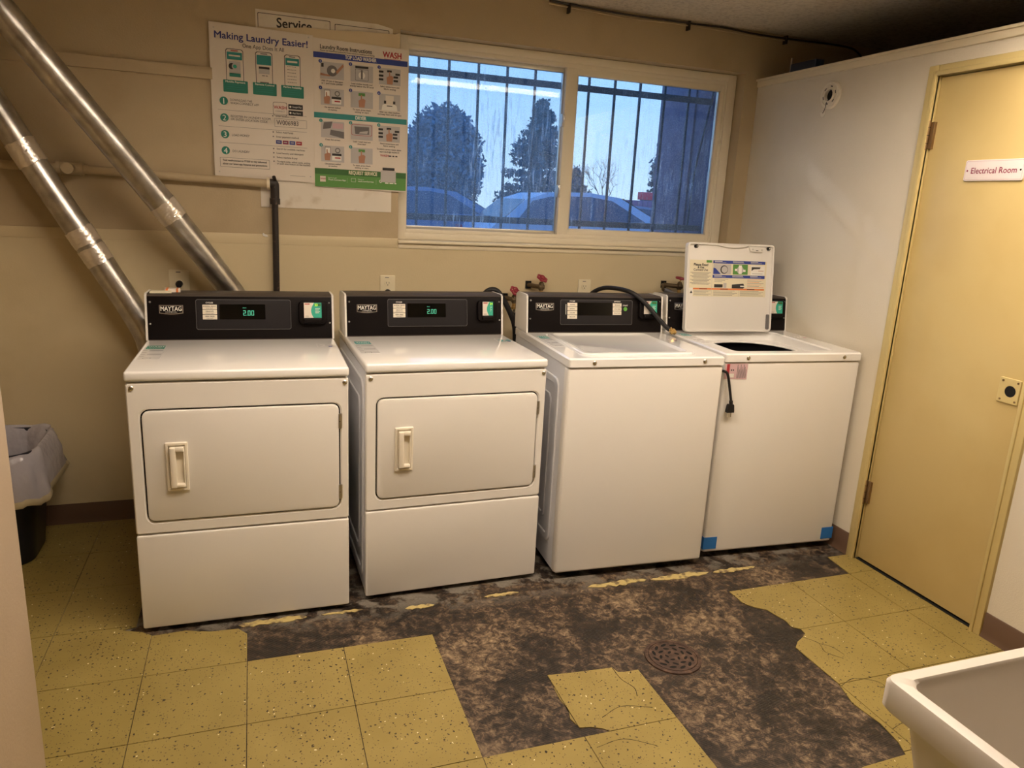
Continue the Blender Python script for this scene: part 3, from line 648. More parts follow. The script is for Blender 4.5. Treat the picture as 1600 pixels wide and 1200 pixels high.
def washer(loc, rz, label, opened, number):
    W, D, H = .6678, .538, .9225
    r = thing('washing_machine', loc, rz, label, 'washing machine')
    b = MB(); b.ring(DF, rr(.002, W-.002, .014, .705, .01), rr(.014, W-.014, .052, .69, .01), .03, .889, 'side'); b.box(.01, W-.01, .05, .69, .03, .06, 'dark'); sidepress(b, W, .09, .66, .12, .82); b.build('cabinet', r)
    b = MB(); b.box(0, W, -.0, .05, .030, .884, 'enamel', .011, 4); b.build('front_panel', r)
    b = MB(); out = rr(-.0015, W+.0015, -.005, .705, .010); inn = rr(.075, .565, .052, .500, .03)
    b.ring(DF, out, inn, .888, H, 'enamel_top', .006); tp = b.build('top', r)
    deck_stickers(tp, H, (.020, .064, 0, .455), number, False)
    b = MB(); f = Fr((0, 0, H), (1, 0, 0), (0, 1, 0)); b.outline(f, rr(.59, .645, .33, .41, .01), .0016, .0006, 'lgrey_ink'); b.text(f, number[2], .596, .345, .05, 'lgrey_ink', .0008, bold=.01); b.rect(f, .628, .643, .34, .352, .0009, 'maroon_ink'); b.build('number_sticker', tp)
    for x in (.102, .577):
        screw(tp, (x, -.005, .904), (0, -1, 0), .0085)
    # tub opening
    b = MB(); n = 24
    b.loops([[(x, y, z) for x, y in rr(.077, .563, .054, .498, .03)] for z in (.914, .882)], 'enamel_top', False, False)
    b.ring(DF, rr(.070, .570, .048, .504, .03), circ(.325, .285, .200, 24, ry=.19, a0=-PI/2), .876, .883, 'enamel_top', .003); b.build('tub_rim', r)
    b = MB(); b.loops([[(.325+q*math.cos(2*PI*k/32), .285+q*math.sin(2*PI*k/32), z) for k in range(32)] for q, z in ((.205, .876), (.21, .86), (.225, .80), (.225, .45), (.20, .42))], 'drum', False, True)
    dm = b.build('wash_drum', r)
    b = MB(); b.tube([(.325, .285, .42), (.325, .285, .50), (.325, .285, .62), (.325, .285, .80)], [.12, .07, .055, .05], 'drum', 20); b.build('agitator', dm)
    if not opened:
        b = MB(); f = DF
        b.ring(f, rr(.078, .562, .045, .497, .03), rr(.100, .540, .075, .475, .025), .916, .930, 'enamel_top', .004)
        b.loops([[(x, y, z) for x, y in q] for q, z in ((rr(.098, .542, .073, .477, .025), .928), (rr(.112, .528, .090, .462, .025), .9225))], 'enamel_top', False, True); b.build('lid', r)
    else:
        th = math.atan2(.055, .41); f = Fr((.066, .482, .927), (1, 0, 0), (0, math.sin(th), math.cos(th))); w_, h_ = .470, .418
        b = MB(); b.plate(f, rr(0, w_, 0, h_, .018), -.016, 0, 'enamel', .002); b.ring(f, rr(0, w_, 0, h_, .018), rr(.009, w_-.009, .009, h_-.010, .012), -.002, .010, 'enamel', .003)
        n = 10; dip = [(.16+.16*i/n, h_-.010-.010*math.sin(PI*i/n)) for i in range(n+1)]
        b.plate(f, dip+[(.32, h_-.004), (.16, h_-.004)], -.001, .010, 'enamel', 0); ld = b.build('lid', r)
        for u in (.045, w_-.033):
            x = MB(); x.tube([f.p(u, h_-.018, 0), f.p(u, h_-.018, .010), f.p(u, h_-.018, .014)], [.0085, .0085, .006], 'rubber', 16); x.disc(f, u, h_-.018, .0028, .0145, 'white_ink', 12); x.build('bumper', ld)
        x = MB(); x.plate(f, [(.325, h_-.012), (.335, h_-.034), (.40, h_-.036), (.412, h_-.012)], 0, .012, 'enamel', .002); x.disc(f, .345, h_-.024, .004, .0125, 'steel', 10); x.disc(f, .395, h_-.026, .004, .0125, 'steel', 10); x.rect(f, .362, .376, h_-.031, h_-.028, .0125, 'black_ink'); x.build('lid_latch', ld)
        x = MB(); x.plate(f, rr(w_-.026, w_-.013, .012, .085, .005), 0, .011, 'dkgrey_ink', .003); x.build('hinge_cover', ld, label='dark hinge cover')
        # printed instruction label
        lx0, lx1, lz0, lz1 = .018, .434, .168, .338; Wd, Hd = lx1-lx0, lz1-lz0
        g_ = Fr(f.p(lx0, lz0, .0004), f.ux, f.uy)
        def R(u0, u1, v0, v1, h, m): x.rect(g_, u0*Wd, u1*Wd, (1-v1)*Hd, (1-v0)*Hd, h, m)
        x = MB(); R(0, 1, 0, 1, .0002, 'cream_ink')
        def TX(t, u, v, s, m='black_ink', al='l', bold=.0): x.text(g_, t, u*Wd, (1-v)*Hd, s, m, .0012, al=al, bold=bold)
        TX('Please Read', .14, .16, .016, al='c', bold=.03); TX('& Use', .14, .23, .014, al='c', bold=.03); TX('Correct Use', .14, .30, .015, al='c', bold=.02)
        R(.21, .28, .0, .07, .0005, 'leaf_ink')
        for i in range(11):
            v = .34+i*.032; e_ = .02*(i % 3); R(.01+e_, .27-e_, v, v+.011, .0006, 'dkgrey_ink')
        for u0, u1, v0, v1 in ((.295, .98, .0, .085), (.295, .98, .40, .485)):
            R(u0, u1, v0, v1, .0005, 'blue_ink')
            for q in range(3):
                uu = u0+.02+q*.235; R(uu, uu+.10+.04*(q % 2), v0+.02, v0+.033, .0008, 'white_ink'); R(uu, uu+.15, v0+.05, v0+.060, .0008, 'lgrey_ink')
        R(.30, .53, .10, .38, .0005, 'lgrey_ink'); x.disc(g_, .44*Wd, (1-.25)*Hd, .020, .0008, 'black_ink'); x.disc(g_, .445*Wd, (1-.25)*Hd, .016, .001, 'lgrey_ink'); x.poly(g_, [(.30*Wd, (1-.38)*Hd), (.40*Wd, (1-.38)*Hd), (.33*Wd, (1-.22)*Hd), (.30*Wd, (1-.2)*Hd)], .0012, 'blue_ink')
        R(.555, .75, .10, .38, .0005, 'leaf_ink'); x.disc(g_, .65*Wd, (1-.25)*Hd, .018, .0008, 'lgrey_ink'); R(.63, .67, .12, .36, .001, 'white_ink'); R(.58, .61, .22, .28, .001, 'white_ink'); R(.69, .72, .24, .30, .001, 'white_ink')
        R(.79, .975, .12, .39, .0005, 'white_ink'); x.poly(g_, [(.80*Wd, (1-.16)*Hd), (.92*Wd, (1-.16)*Hd), (.91*Wd, (1-.21)*Hd), (.83*Wd, (1-.22)*Hd), (.80*Wd, (1-.27)*Hd)], .0008, 'black_ink'); R(.89, .96, .26, .275, .0008, 'skin_ink'); R(.81, .95, .34, .35, .0008, 'dkgrey_ink')
        R(.32, .43, .66, .75, .0006, 'black_ink'); R(.44, .48, .62, .76, .0006, 'lgrey_ink'); x.poly(g_, [(.55*Wd, (1-.66)*Hd), (.70*Wd, (1-.63)*Hd), (.72*Wd, (1-.72)*Hd), (.70*Wd, (1-.765)*Hd), (.55*Wd, (1-.765)*Hd)], .0006, 'black_ink'); R(.66, .72, .69, .72, .0009, 'white_ink')
        for i in range(7): R(.75, .97-.03*(i % 3), .51+i*.036, .519+i*.036, .0006, 'dkgrey_ink' if i % 2 else 'orange_ink')
        for i in range(3): R(.32, .50-.04*i, .51+i*.036, .519+i*.036, .0006, 'dkgrey_ink')
        R(.05, .98, .77, .815, .0006, 'orange_ink'); R(0, .05, .77, 1, .0005, 'white_ink'); x.poly(g_, [(.01*Wd, .08*Hd), (.045*Wd, .08*Hd), (.03*Wd, .16*Hd)], .0009, 'black_ink')
        for u in (.13, .40, .75): R(u, u+.10, .783, .802, .0009, 'black_ink')
        for q, (ua, ub) in enumerate(((.06, .28), (.31, .62), (.66, .97))):
            for i in range(5): R(ua, ub-.03*((i+q) % 3), .84+i*.03, .848+i*.03, .0006, 'dkgrey_ink')
        R(.285, .288, .0, 1, .0007, 'lgrey_ink'); R(.64, .643, .82, 1, .0007, 'lgrey_ink'); x.build('instruction_label', ld, label='cream label with blue headings, pictures and an orange warning band')
        # tape and tag at the front
        for xa, xb in ((-.001, .063), (.608, W+.001)):
            t_ = MB(); t_.box(xa, xb, -.0016, .0006, .046, .102, 'tape'); t_.box((xa-.0008) if xa < .1 else (xb-.001), (xa+.001) if xa < .1 else (xb+.0008), -.0012, .02, .046, .102, 'tape'); t_.build('blue_tape', r, label='square of blue masking tape')
        t_ = MB(); f5 = Fr((0, -.0006, 0), (1, 0, 0), (0, 0, 1)); t_.plate(f5, [(.0, .817), (.107, .812), (.107, .880), (.0, .880)], 0, .0005, 'pink_ink')
        t_.rect(f5, .008, .022, .835, .879, .0008, 'red_ink')
        for i in range(9): t_.rect(f5, .058+.005*i, .0605+.005*i, .818, .876-.01*(i % 3), .0008, 'dkgrey_ink')
        t_.rect(f5, .028, .034, .850, .856, .0008, 'black_ink'); t_.rect(f5, .037, .043, .850, .856, .0008, 'black_ink'); t_.rect(f5, .024, .045, .822, .838, .0008, 'white_ink'); t_.build('warning_tag', r, label='pink paper warning tag')
    console(r, W, D, H, .160, 'washer', number, lit=False); feet(r, W, .69); return r
washer(W3, -.0432, 'white top-load washing machine with closed lid, between the dryers and the open washer', False, ('', 'c', '25'))
washer(W4, -.0541, 'white top-load washing machine with raised lid and blue tape, beside the yellow door', True, ('', 'c', '26'))

# ------------------------------------------------------------------ ducts
def duct(name, pts, label, tapes, seams):
    r = thing(name, (0, 0, 0), 0, label, 'duct'); P = smoothpath(pts, 12)
    cum = [0]
    for a, c in zip(P, P[1:]): cum.append(cum[-1]+(c-a).length)
    def at(s):
        s = max(0, min(cum[-1]-1e-6, s))
        for i in range(len(P)-1):
            if cum[i+1] >= s: return P[i].lerp(P[i+1], (s-cum[i])/(cum[i+1]-cum[i]))
        return P[-1]
    tot = cum[-1]; cuts = [0]+[tot*t for t in seams]+[tot]
    for i, (s0, s1) in enumerate(zip(cuts, cuts[1:])):
        n = max(4, int((s1-s0)/.04)); b = MB(); b.tube([at(s0+(s1-s0)*k/n) for k in range(n+1)], [.0508-(.0012 if (i % 2) else 0)]*(n+1), 'galv', 40, False)
        b.build('duct_section', r)
    for s0, s1 in tapes:
        n = 26; b = MB(); s0 *= tot; s1 *= tot; rows = []
        for k in range(n+1):
            p = at(s0+(s1-s0)*k/n); t = (at(s0+(s1-s0)*k/n+.01)-at(s0+(s1-s0)*k/n-.01)).normalized(); a = Vector((1, 0, 0)); u = (a-t*a.dot(t)).normalized(); v = t.cross(u); row = []
            for j in range(48):
                an = 2*PI*j/48; d = .0525+.0028*abs(noise.noise(Vector((math.cos(an)*4.5, math.sin(an)*4.5, k*.42+s0*9))))+.0012*noise.noise(Vector((math.cos(an)*11, math.sin(an)*11, k*.9)))
                sh = .006*noise.noise(Vector((math.cos(an)*2, math.sin(an)*2, s0*30)))*(1 if k in (0, n) else 0)
                row.append(p+t*sh+(u*math.cos(an)+v*math.sin(an))*d)
            rows.append(row)
        b.loops(rows, 'foil', False, False); b.build('foil_tape', r, smooth=28, label='band of crinkled silver foil tape')
    return r
A_ = [(-1.15, 1.12, 2.35), (-.811, 1.12, 1.712), (-.711, 1.122, 1.519), (-.511, 1.124, 1.150), (-.405, 1.13, .945), (-.36, 1.13, .82), (-.345, 1.13, .6), (-.345, 1.13, .15)]
duct('exhaust_duct', A_, 'galvanised dryer duct patched with foil tape, the left and more upright of the two', ((.350, .388), (.50, .528), (.533, .562)), (.37, .52))
B_ = [(-.94, .805, 2.345), (-.682, .897, 1.977), (-.243, 1.05, 1.366), (-.024, 1.125, 1.04), (.03, 1.14, .93), (.055, 1.145, .8), (.06, 1.145, .5), (.06, 1.145, .15)]
duct('exhaust_duct', B_, 'galvanised dryer duct crossing the wall diagonally down behind the left dryer console', ((.462, .492),), (.478,))

# ------------------------------------------------------------------ pipes, strip, cable
r = thing('gas_pipe', (0, 0, 0), 0, 'painted pipe along the back wall turning into a black vertical drop', 'pipe')
b = MB(); b.tube([(-1.41, 1.216, 1.527), (-.65, 1.216, 1.524)], .0175, 'wall', 20); b.tube([(-.58, 1.216, 1.522), (.135, 1.216, 1.506)], .0175, 'wall', 20); b.build('horizontal_run', r)
b = MB(); b.tube([(-.66, 1.216, 1.524), (-.57, 1.216, 1.522)], .023, 'wall', 20); b.tube([(-.662, 1.216, 1.524), (-.648, 1.216, 1.524)], .027, 'wall', 20); b.tube([(-.582, 1.216, 1.522), (-.568, 1.216, 1.522)], .027, 'wall', 20)
b.tube([(-.614, 1.216, 1.523), (-.614, 1.158, 1.523)], .022, 'wall', 20); b.tube([(-.614, 1.175, 1.523), (-.614, 1.160, 1.523)], .013, 'blackpipe', 6); b.build('tee_fitting', r)
b = MB(); b.tube([(.125, 1.216, 1.506), (.137, 1.216, 1.506)], .025, 'trim', 20); b.build('collar', r)
b = MB(); b.tube(smoothpath([(.134, 1.216, 1.508), (.155, 1.216, 1.507), (.158, 1.216, 1.49), (.157, 1.216, 1.43)], 5), .018, 'blackpipe', 16); b.tube([(.157, 1.216, 1.445), (.157, 1.216, 1.42)], .0215, 'blackpipe', 16); b.tube([(.158, 1.2, 1.52), (.155, 1.216, 1.535)], .008, 'blackpipe', 8); b.build('elbow', r)
b = MB(); b.tube([(.157, 1.216, 1.43), (.148, 1.216, .25)], .0135, 'blackpipe', 16); b.build('vertical_drop', r)
b = MB(); b.tube(smoothpath([(1.38, 1.225, 2.385), (1.60, 1.225, 2.378), (1.80, 1.225, 2.374), (2.0, 1.225, 2.376), (2.2, 1.225, 2.378), (2.34, 1.225, 2.380), (2.5, 1.225, 2.372), (2.73, 1.225, 2.372), (3.05, 1.225, 2.376), (3.16, 1.225, 2.36), (3.22, 1.22, 2.30), (3.25, 1.21, 2.18)], 6), .005, 'blackpipe', 8)
b.tube(smoothpath([(1.38, 1.23, 2.375), (1.60, 1.23, 2.367), (1.80, 1.23, 2.360), (2.0, 1.23, 2.366), (2.2, 1.23, 2.366), (2.34, 1.23, 2.366), (2.5, 1.23, 2.362), (2.73, 1.23, 2.364), (3.05, 1.23, 2.366)], 6), .0035, 'wall', 8)
for x in (1.48, 2.12, 2.70): b.box(x-.004, x+.004, 1.215, 1.245, 2.345, 2.385, 'blackpipe')
tag(b.build('ceiling_cable'), 'dark sagging cables clipped along the top of the back wall', 'cable')
# blue box above the partition
r = thing('junction_box', (2.68, .98, ZT+.014), 0, 'dark blue box with a short post on top of the right partition', 'electrical box')
b = MB(); b.box(-.05, .0, -.09, .09, 0, .055, mat('dark_blue_metal', (.02, .035, .08), .5), .003); b.build('box_body', r)
b = MB(); b.tube([(-.04, .10, 0), (-.04, .10, .085)], .005, 'steel', 8); b.build('post', r)

# round bracket on the right wall
r = thing('detector_base', (XR, .692, 2.027), 0, 'round white mounting ring with open centre and dangling wire, high on right wall', 'mounting ring')
f = Fr((0, 0, 0), (0, -1, 0), (0, 0, 1))
b = MB(); b.ring(f, circ(0, 0, .060, 36), circ(0, 0, .026, 36), 0, .012, 'plastic_w', .003); b.ring(f, circ(0, 0, .049, 36), circ(0, 0, .045, 36), .01, .015, 'plastic_w', .001); b.ring(f, circ(0, 0, .030, 36), circ(0, 0, .0255, 36), .01, .020, 'plastic_w', .002)
b.disc(f, 0, 0, .027, .001, 'dark', 30)
for a in range(6):
    an = a*PI/3+.3; c, s_ = math.cos(an), math.sin(an)
    b.poly(f, [(c*.038-s_*d*.007+c*e_*.0025, s_*.038+c*d*.007+s_*e_*.0025) for d, e_ in ((-1, -1), (1, -1), (1, 1), (-1, 1))], .0135, 'black_ink')
b.build('ring', r)
b = MB(); b.tube(smoothpath([(-.004, .004, -.01), (-.016, .008, -.03), (-.016, .012, -.055), (-.012, .022, -.066), (-.006, .035, -.074)], 5), .0014, 'rubber', 6); b.build('wire', r)
b = MB(); b.plate(f, [(-.060, -.068), (-.045, -.07), (-.028, -.060), (-.022, -.078), (-.030, -.09), (-.042, -.092), (-.052, -.084)], 0, .003, 'plastic_w', .001); b.build('plaster_flake', r)

# outlets
def outlet(x, z, w_, h_, lab, plug):
    r = thing('wall_outlet', (x, YB-.007, z), 0, lab, 'outlet'); b = MB()
    b.plate(XZ, rr(-w_/2, w_/2, -h_/2, h_/2, .004), 0, .006, 'ivory', .002); b.build('cover_plate', r)
    for dz in ((.02, -.02) if plug < 2 else (0.005,)):
        b = MB(); b.plate(XZ, circ(0, dz, .0165, 20, ry=.0145), .004, .008, 'ivory', .001)
        for u in (-.006, .006): b.rect(XZ, u-.001, u+.001, dz-.001, dz+.007, .0083, 'black_ink')
        b.disc(XZ, 0, dz-.007, .0025, .0083, 'black_ink', 10); b.build('socket', r)
    b = MB(); b.rect(XZ, -.012, .006, h_/2-.012, h_/2-.008, .0063, 'dkgrey_ink'); b.build('pen_mark', r)
    if plug:
        dz = -.02 if plug == 1 else .0; p = thing('outlet_plug', (x, YB-.016, z+dz), 0, 'black plug in the outlet behind the ' + ('middle dryer' if plug == 1 else 'left dryer'), 'plug')
        b = MB(); b.tube([(0, 0, 0), (0, -.018, 0), (0, -.028, -.006), (0, -.03, -.012)], [.014, .014, .011, .008], 'rubber', 14); b.build('plug_body', p)
        b = MB(); b.tube(smoothpath([(0, -.028, -.008), (0, -.034, -.03), (0, -.03, -.08), (.01, -.03, -.3), (.02, -.04, -.6)], 5), .004, 'rubber', 8); b.build('power_cord', p)
outlet(-.243, 1.070, .080, .118, 'ivory outlet plate with a black plug, above the left dryer', 2)
outlet(.652, 1.062, .070, .115, 'ivory duplex outlet above the middle dryer, plug in its lower socket', 1)
outlet(1.664, 1.058, .070, .115, 'ivory duplex outlet above the closed washer, both sockets empty', 0)

# water valves
def valve(x, y, z, lab, tilt, boxx):
    r = thing('water_valve', (x, y, z), 0, lab, 'valve')
    b = MB(); b.box(boxx-.014, boxx+.014, YB-y-.016, YB-y-.007, -.028, .010, 'dark'); b.build('wall_escutcheon', r)
    b = MB(); b.tube([(boxx, YB-y-.01, -.010), (boxx*.5, .02, -.012), (0, 0, -.012)], .011, 'oldbrass', 14); b.tube([(-.014, 0, -.013), (.014, 0, -.013)], .013, 'oldbrass', 14)
    b.tube([(0, 0, -.03), (0, 0, .004), (.001, 0, .012)], [.011, .013, .008], 'oldbrass', 14); b.build('valve_body', r)
    b = MB(); b.tube([(0, 0, -.028), (.0, -.002, -.048)], [.009, .010], 'brass', 14); b.tube([(.0, -.002, -.046), (.0, -.002, -.058)], .0155, 'brass', 14); b.build('spout', r)
    ax = Vector((math.sin(tilt)*.5, -math.sin(tilt), math.cos(tilt))).normalized(); c = Vector((.002, -.002, .03))
    b = MB(); b.tube([Vector((0, 0, .008)), c], .004, 'brass', 8); b.build('stem', r)
    u = Vector((1, 0, 0)); u = (u-ax*u.dot(ax)).normalized(); v = ax.cross(u); b = MB()
    ring = [c+(u*math.cos(2*PI*k/40)+v*math.sin(2*PI*k/40))*(.0245+.0028*math.cos(6*2*PI*k/40)) for k in range(41)]
    b.tube(ring, .0042, 'red', 8); b.tube([c-ax*.004, c+ax*.006], .008, 'red', 12)
    for k in range(3): d = u*math.cos(PI*k/3)+v*math.sin(PI*k/3); b.tube([c-d*.024, c+d*.024], .0035, 'red', 6)
    b.build('wheel_handle', r); return r
valve(1.263, 1.17, 1.030, 'brass water valve with red wheel and hose, between middle dryer and closed washer', .75, -.028)
valve(1.401, 1.17, 1.094, 'brass water valve with red wheel above the left end of the closed washer', .55, -.045)
valve(2.186, 1.17, 1.105, 'brass water valve with red wheel, half hidden by the raised lid', .15, -.06)
b = MB(); b.tube(smoothpath([(1.10, 1.18, 1.03), (1.13, 1.165, 1.062), (1.165, 1.155, 1.062), (1.20, 1.15, 1.02), (1.24, 1.145, .95), (1.262, 1.135, .88), (1.266, 1.13, .75), (1.268, 1.13, .4)], 7), .0135, 'rubber', 14)
tag(b.build('drain_hose'), 'thick black drain hose bent over the edge of the middle dryer', 'hose')
r = thing('supply_hose', (1.263, 1.168, .974), 0, 'thin black supply hose hanging from the red-wheeled valve beside the middle dryer', 'hose')
b = MB(); b.tube([(0, 0, 0), (0, 0, -.022)], .0075, 'chrome', 12); b.build('ferrule', r)
b = MB(); b.tube(smoothpath([(0, 0, -.02), (.006, .0, -.06), (.018, .004, -.14), (.024, .008, -.30), (.024, .010, -.5)], 6), .0095, 'rubber', 12); b.build('hose_tube', r)
r = thing('supply_hose', (1.872, .69, .9235), 0, 'loose black hose with brass coupling draped over the closed washer console', 'hose')
HP = [Vector(p)-Vector((1.872, .69, .9235)) for p in ((1.57, 1.10, .80), (1.575, 1.07, .97), (1.59, 1.01, 1.06), (1.628, .96, 1.102), (1.667, .89, 1.112), (1.698, .80, 1.106), (1.734, .765, 1.080), (1.774, .742, 1.040), (1.816, .718, .990), (1.850, .700, .955), (1.860, .696, .947))]
b = MB(); b.tube(smoothpath(HP, 8), .0102, 'rubber', 14); b.build('hose_tube', r)
b = MB(); b.tube([(-.012, .006, .030), (-.004, .002, .018)], .011, 'brass', 14); b.tube([(-.003, .001, .020), (.006, -.004, .013)], .0150, 'brass', 8); b.tube([(.005, -.004, .016), (.014, -.008, .010)], .010, 'brass', 12); b.build('coupling', r)
r = thing('supply_hose', (2.112, 1.17, 1.085), 0, 'grey braided hose with dark elbow beside the valve behind the raised lid', 'hose')
b = MB(); b.tube(smoothpath([(-.018, .02, .015), (-.026, 0, .01), (-.024, 0, -.01), (-.01, 0, -.018)], 5), .007, 'oldbrass', 10); b.build('elbow', r)
b = MB(); b.tube(smoothpath([(-.016, 0, -.012), (.015, -.01, -.022), (.04, -.02, -.05), (.045, -.02, -.15)], 6), .012, mat('braid', (.35, .35, .36), .4, metal=.7, bump=(300, .8)), 12); b.build('braided_tube', r)

# cord hanging between the washers
r = thing('appliance_cord', (1.893, .262, .845), -.05, 'black power cord with plug hanging in front of the open washer', 'power cord')
b = MB(); b.tube(smoothpath([(-.024, .16, -.04), (-.022, .05, -.004), (-.016, .004, .004), (-.006, -.006, -.01), (.010, -.008, -.07), (.022, -.008, -.118)], 7), .0055, 'rubber', 10); b.build('cord', r)
b = MB(); q = Vector((.022, -.008, -.118)); b.tube([q, q+Vector((.002, 0, -.018))], .008, 'rubber', 10)
b.loops([[q+Vector((sx*w_, sy*.008, dz)) for sx, sy in ((-1, -1), (1, -1), (1, 1), (-1, 1))] for w_, dz in ((.011, -.015), (.0135, -.020), (.0165, -.042), (.0165, -.050))], 'rubber'); b.build('plug', r)
for k in (-.009, .007):
    b = MB(); b.box(q.x+k-.001, q.x+k+.001, q.y-.003, q.y+.003, q.z-.070, q.z-.05, 'chrome'); b.build('prong', r, label='metal prong')

# papers on top of left dryer console
b = MB(); b.plate(XY, [(0, 0), (.055, .008), (.05, .05), (-.005, .045)], 0, .012, 'sheet', .002); b.rect(XY, .004, .012, .002, .045, .0125, 'orange_ink'); b.rect(XY, .040, .047, .008, .047, .0125, 'orange_ink')
b.box(.004, .012, -.001, .002, 0, .012, 'orange_ink'); b.box(.04, .047, .0045, .0075, 0, .012, 'orange_ink')
o = b.build('folded_tag'); o.location = (-.262, .835, 1.0835); tag(o, 'folded white and orange paper tag on top of the left dryer console', 'paper tag')
o = MB().plate(XY, [(0, 0), (.075, .005), (.07, .05), (.0, .045)], 0, .007, 'cream_ink', .001).build('folded_paper'); o.location = (-.345+.035, .80, 1.0835); tag(o, 'cream folded paper beside the orange tag on the left dryer console', 'paper')
# paint flake
o = MB().plate(XZ, [(0, 0), (.012, -.006), (.022, -.004), (.018, .004), (.008, .006), (.004, .012), (-.002, .008)], 0, .004, 'white_ink', .001).build('paint_chip'); o.location = (.103, YB-.007, 1.302-.018); tag(o, 'small curled white paint chip on wall left of the black pipe', 'paint chip')

# ------------------------------------------------------------------ posters
def words(b, f, u0, u1, v, h, m, ww=(.4, 1.0), al=0):
    """a run of word-shaped dashes for print too small to read"""
    u = u0
    while u < u1-.001:
        L_ = min(u1-u, random.uniform(ww[0], ww[1])*h*4); b.rect(f, u, u+L_, v, v+h, .0009, m); u += L_+h*.9
# old service sign
S = thing('service_sign', (.100, YB-.0008, 1.407), 0, 'old white sign headed Service in black serif letters, behind the posters', 'sign')
Wd, Hd = .566, .790; f = XZ
b = MB(); b.plate(f, [(0, 0), (Wd, 0), (Wd, Hd-.012), (.50, Hd), (0, Hd)], 0, .003, 'oldsheet'); b.build('sign_sheet', S)
b = MB(); b.outline(f, rr(.008, .300, .34, Hd-.012, .004, 2), .0022, .0036, 'black_ink'); b.outline(f, rr(.318, .55, .34, Hd-.020, .004, 2), .0022, .0036, 'black_ink'); b.build('printed_border', S)
b = MB(); b.text(f, 'Service', .083, Hd-.060, .052, 'black_ink', .0037, width=.140, bold=.02)
for u in (.085, .119, .140, .154, .176, .19, .21): b.rect(f, u, u+.010, Hd-.062, Hd-.059, .0037, 'black_ink')
b.build('printed_heading', S)
b = MB(); b.plate(f, [(0, .15), (.59, .15), (.592, .765), (.57, .757), (.42, .752), (.30, .743), (.20, .742), (.10, .728), (.0, .722)], 0, .004, 'cream_board', .001); o = b.build('cream_panel'); o.location = (.105, YB-.0045, 1.407); tag(o, 'wall-coloured backing sheet pinned over the old service sign behind the posters', 'backing sheet')

# poster 1
PW, PH = .408, .604
P1 = thing('instruction_poster', (-.081, YB-.010, 1.524), 0, 'white poster headed Making Laundry Easier with three phone pictures and four steps', 'poster')
b = MB(); b.plate(XZ, [(0, 0), (PW, -.004), (PW, PH-.008), (0, PH)], 0, .002, 'sheet'); b.build('poster_sheet', P1)
fp = Fr((0, -.002, 0), (1, 0, 0), (0, 0, 1))
def mk(W0, H0):
    def R(b, u0, u1, v0, v1, m, h=.0004): b.rect(fp, u0*W0, u1*W0, (1-v1)*H0, (1-v0)*H0, h, m)
    def TX(b, t, u, v, s, m='black_ink', al='l', bold=0.0, width=None): b.text(fp, t, u*W0, (1-v)*H0, s*H0, m, .0010, al=al, bold=bold, width=None if width is None else width*W0)
    def DS(b, u, v, r_, m, h=.0004): b.disc(fp, u*W0, (1-v)*H0, r_*W0, h, m)
    def PL(b, pts, m, h=.0004): b.poly(fp, [(u*W0, (1-v)*H0) for u, v in pts], h, m)
    def OL(b, u0, u1, v0, v1, r_, wd, m, h=.0005): b.outline(fp, rr(u0*W0, u1*W0, (1-v1)*H0, (1-v0)*H0, r_, 3), wd, h, m)
    return R, TX, DS, PL, OL
R, TX, DS, PL, OL = mk(PW, PH)
b = MB(); TX(b, 'Making Laundry Easier!', .05, .098, .062, 'navy_ink', bold=.018, width=.895); TX(b, 'One App Does It All', .31, .142, .036, 'black_ink', width=.40); b.build('poster_heading', P1)
for i, (a, c) in enumerate(((.147, .315), (.43, .595), (.71, .87))):
    b = MB(); b.plate(fp, rr(a*PW, c*PW, (1-.37)*PH, (1-.157)*PH, .010), 0, .0003, 'sheet'); b.outline(fp, rr(a*PW, c*PW, (1-.37)*PH, (1-.157)*PH, .010), .0022, .0007, 'black_ink')
    R(b, a+.012, c-.012, .178, .225, 'teal_ink', .0006); R(b, a+.05, c-.05, .166, .172, 'red_ink' if i == 0 else 'dkgrey_ink', .0006)
    if i == 0: R(b, a+.03, c-.03, .195, .205, 'sheet', .0009); R(b, a+.03, c-.03, .235, .335, 'lgrey_ink', .0006); DS(b, a+.055, .268, .030, 'black_ink', .0008); DS(b, a+.085, .268, .030, 'lgrey_ink', .0009); DS(b, a+.085, .268, .018, 'sea_ink', .0011); R(b, a+.03, c-.03, .312, .335, 'green_ink', .0009)
    if i == 1: R(b, a+.012, c-.012, .178, .24, 'teal_ink', .0007); R(b, a+.03, c-.03, .252, .266, 'black_ink', .0008); R(b, a+.03, c-.03, .266, .298, 'lgrey_ink', .0008); words(b, fp, (a+.06)*PW, (c-.05)*PW, (1-.312)*PH, .003, 'dkgrey_ink'); R(b, a+.04, c-.04, .350, .357, 'dkgrey_ink', .0008)
    if i == 2:
        R(b, a+.03, c-.03, .195, .207, 'sheet', .0009)
        for v in (.235, .255, .275, .298, .318, .338): words(b, fp, (a+.03)*PW, (c-.04)*PW, (1-v)*PH, .0022, 'dkgrey_ink', (.3, .8))
    ca, cc = ((.115, .350), (.398, .630), (.675, .900))[i]
    b.plate(fp, rr(ca*PW, cc*PW, (1-.436)*PH, (1-.357)*PH, .003, 3), .0008, .0012, 'green_ink')
    b.text(fp, ('Mobile Payment', 'Remote Control', 'Machine Availability')[i], (ca+cc)/2*PW, (1-.374)*PH, .011, 'white_ink', .0016, al='c', bold=.02, width=.80*(cc-ca)*PW)
    for v in (.388, .402, .416): b.rect(fp, (ca+.03)*PW, (cc-.035)*PW, (1-v)*PH, (1-v)*PH+.0016, .0015, 'teal_ink')
    b.build('phone_picture', P1)
b = MB()
for i, v in enumerate((.495, .604, .713, .821)):
    DS(b, .113, v, .040, 'green_ink'); TX(b, str(i+1), .113, v+.019, .052, 'white_ink', al='c', bold=.01)
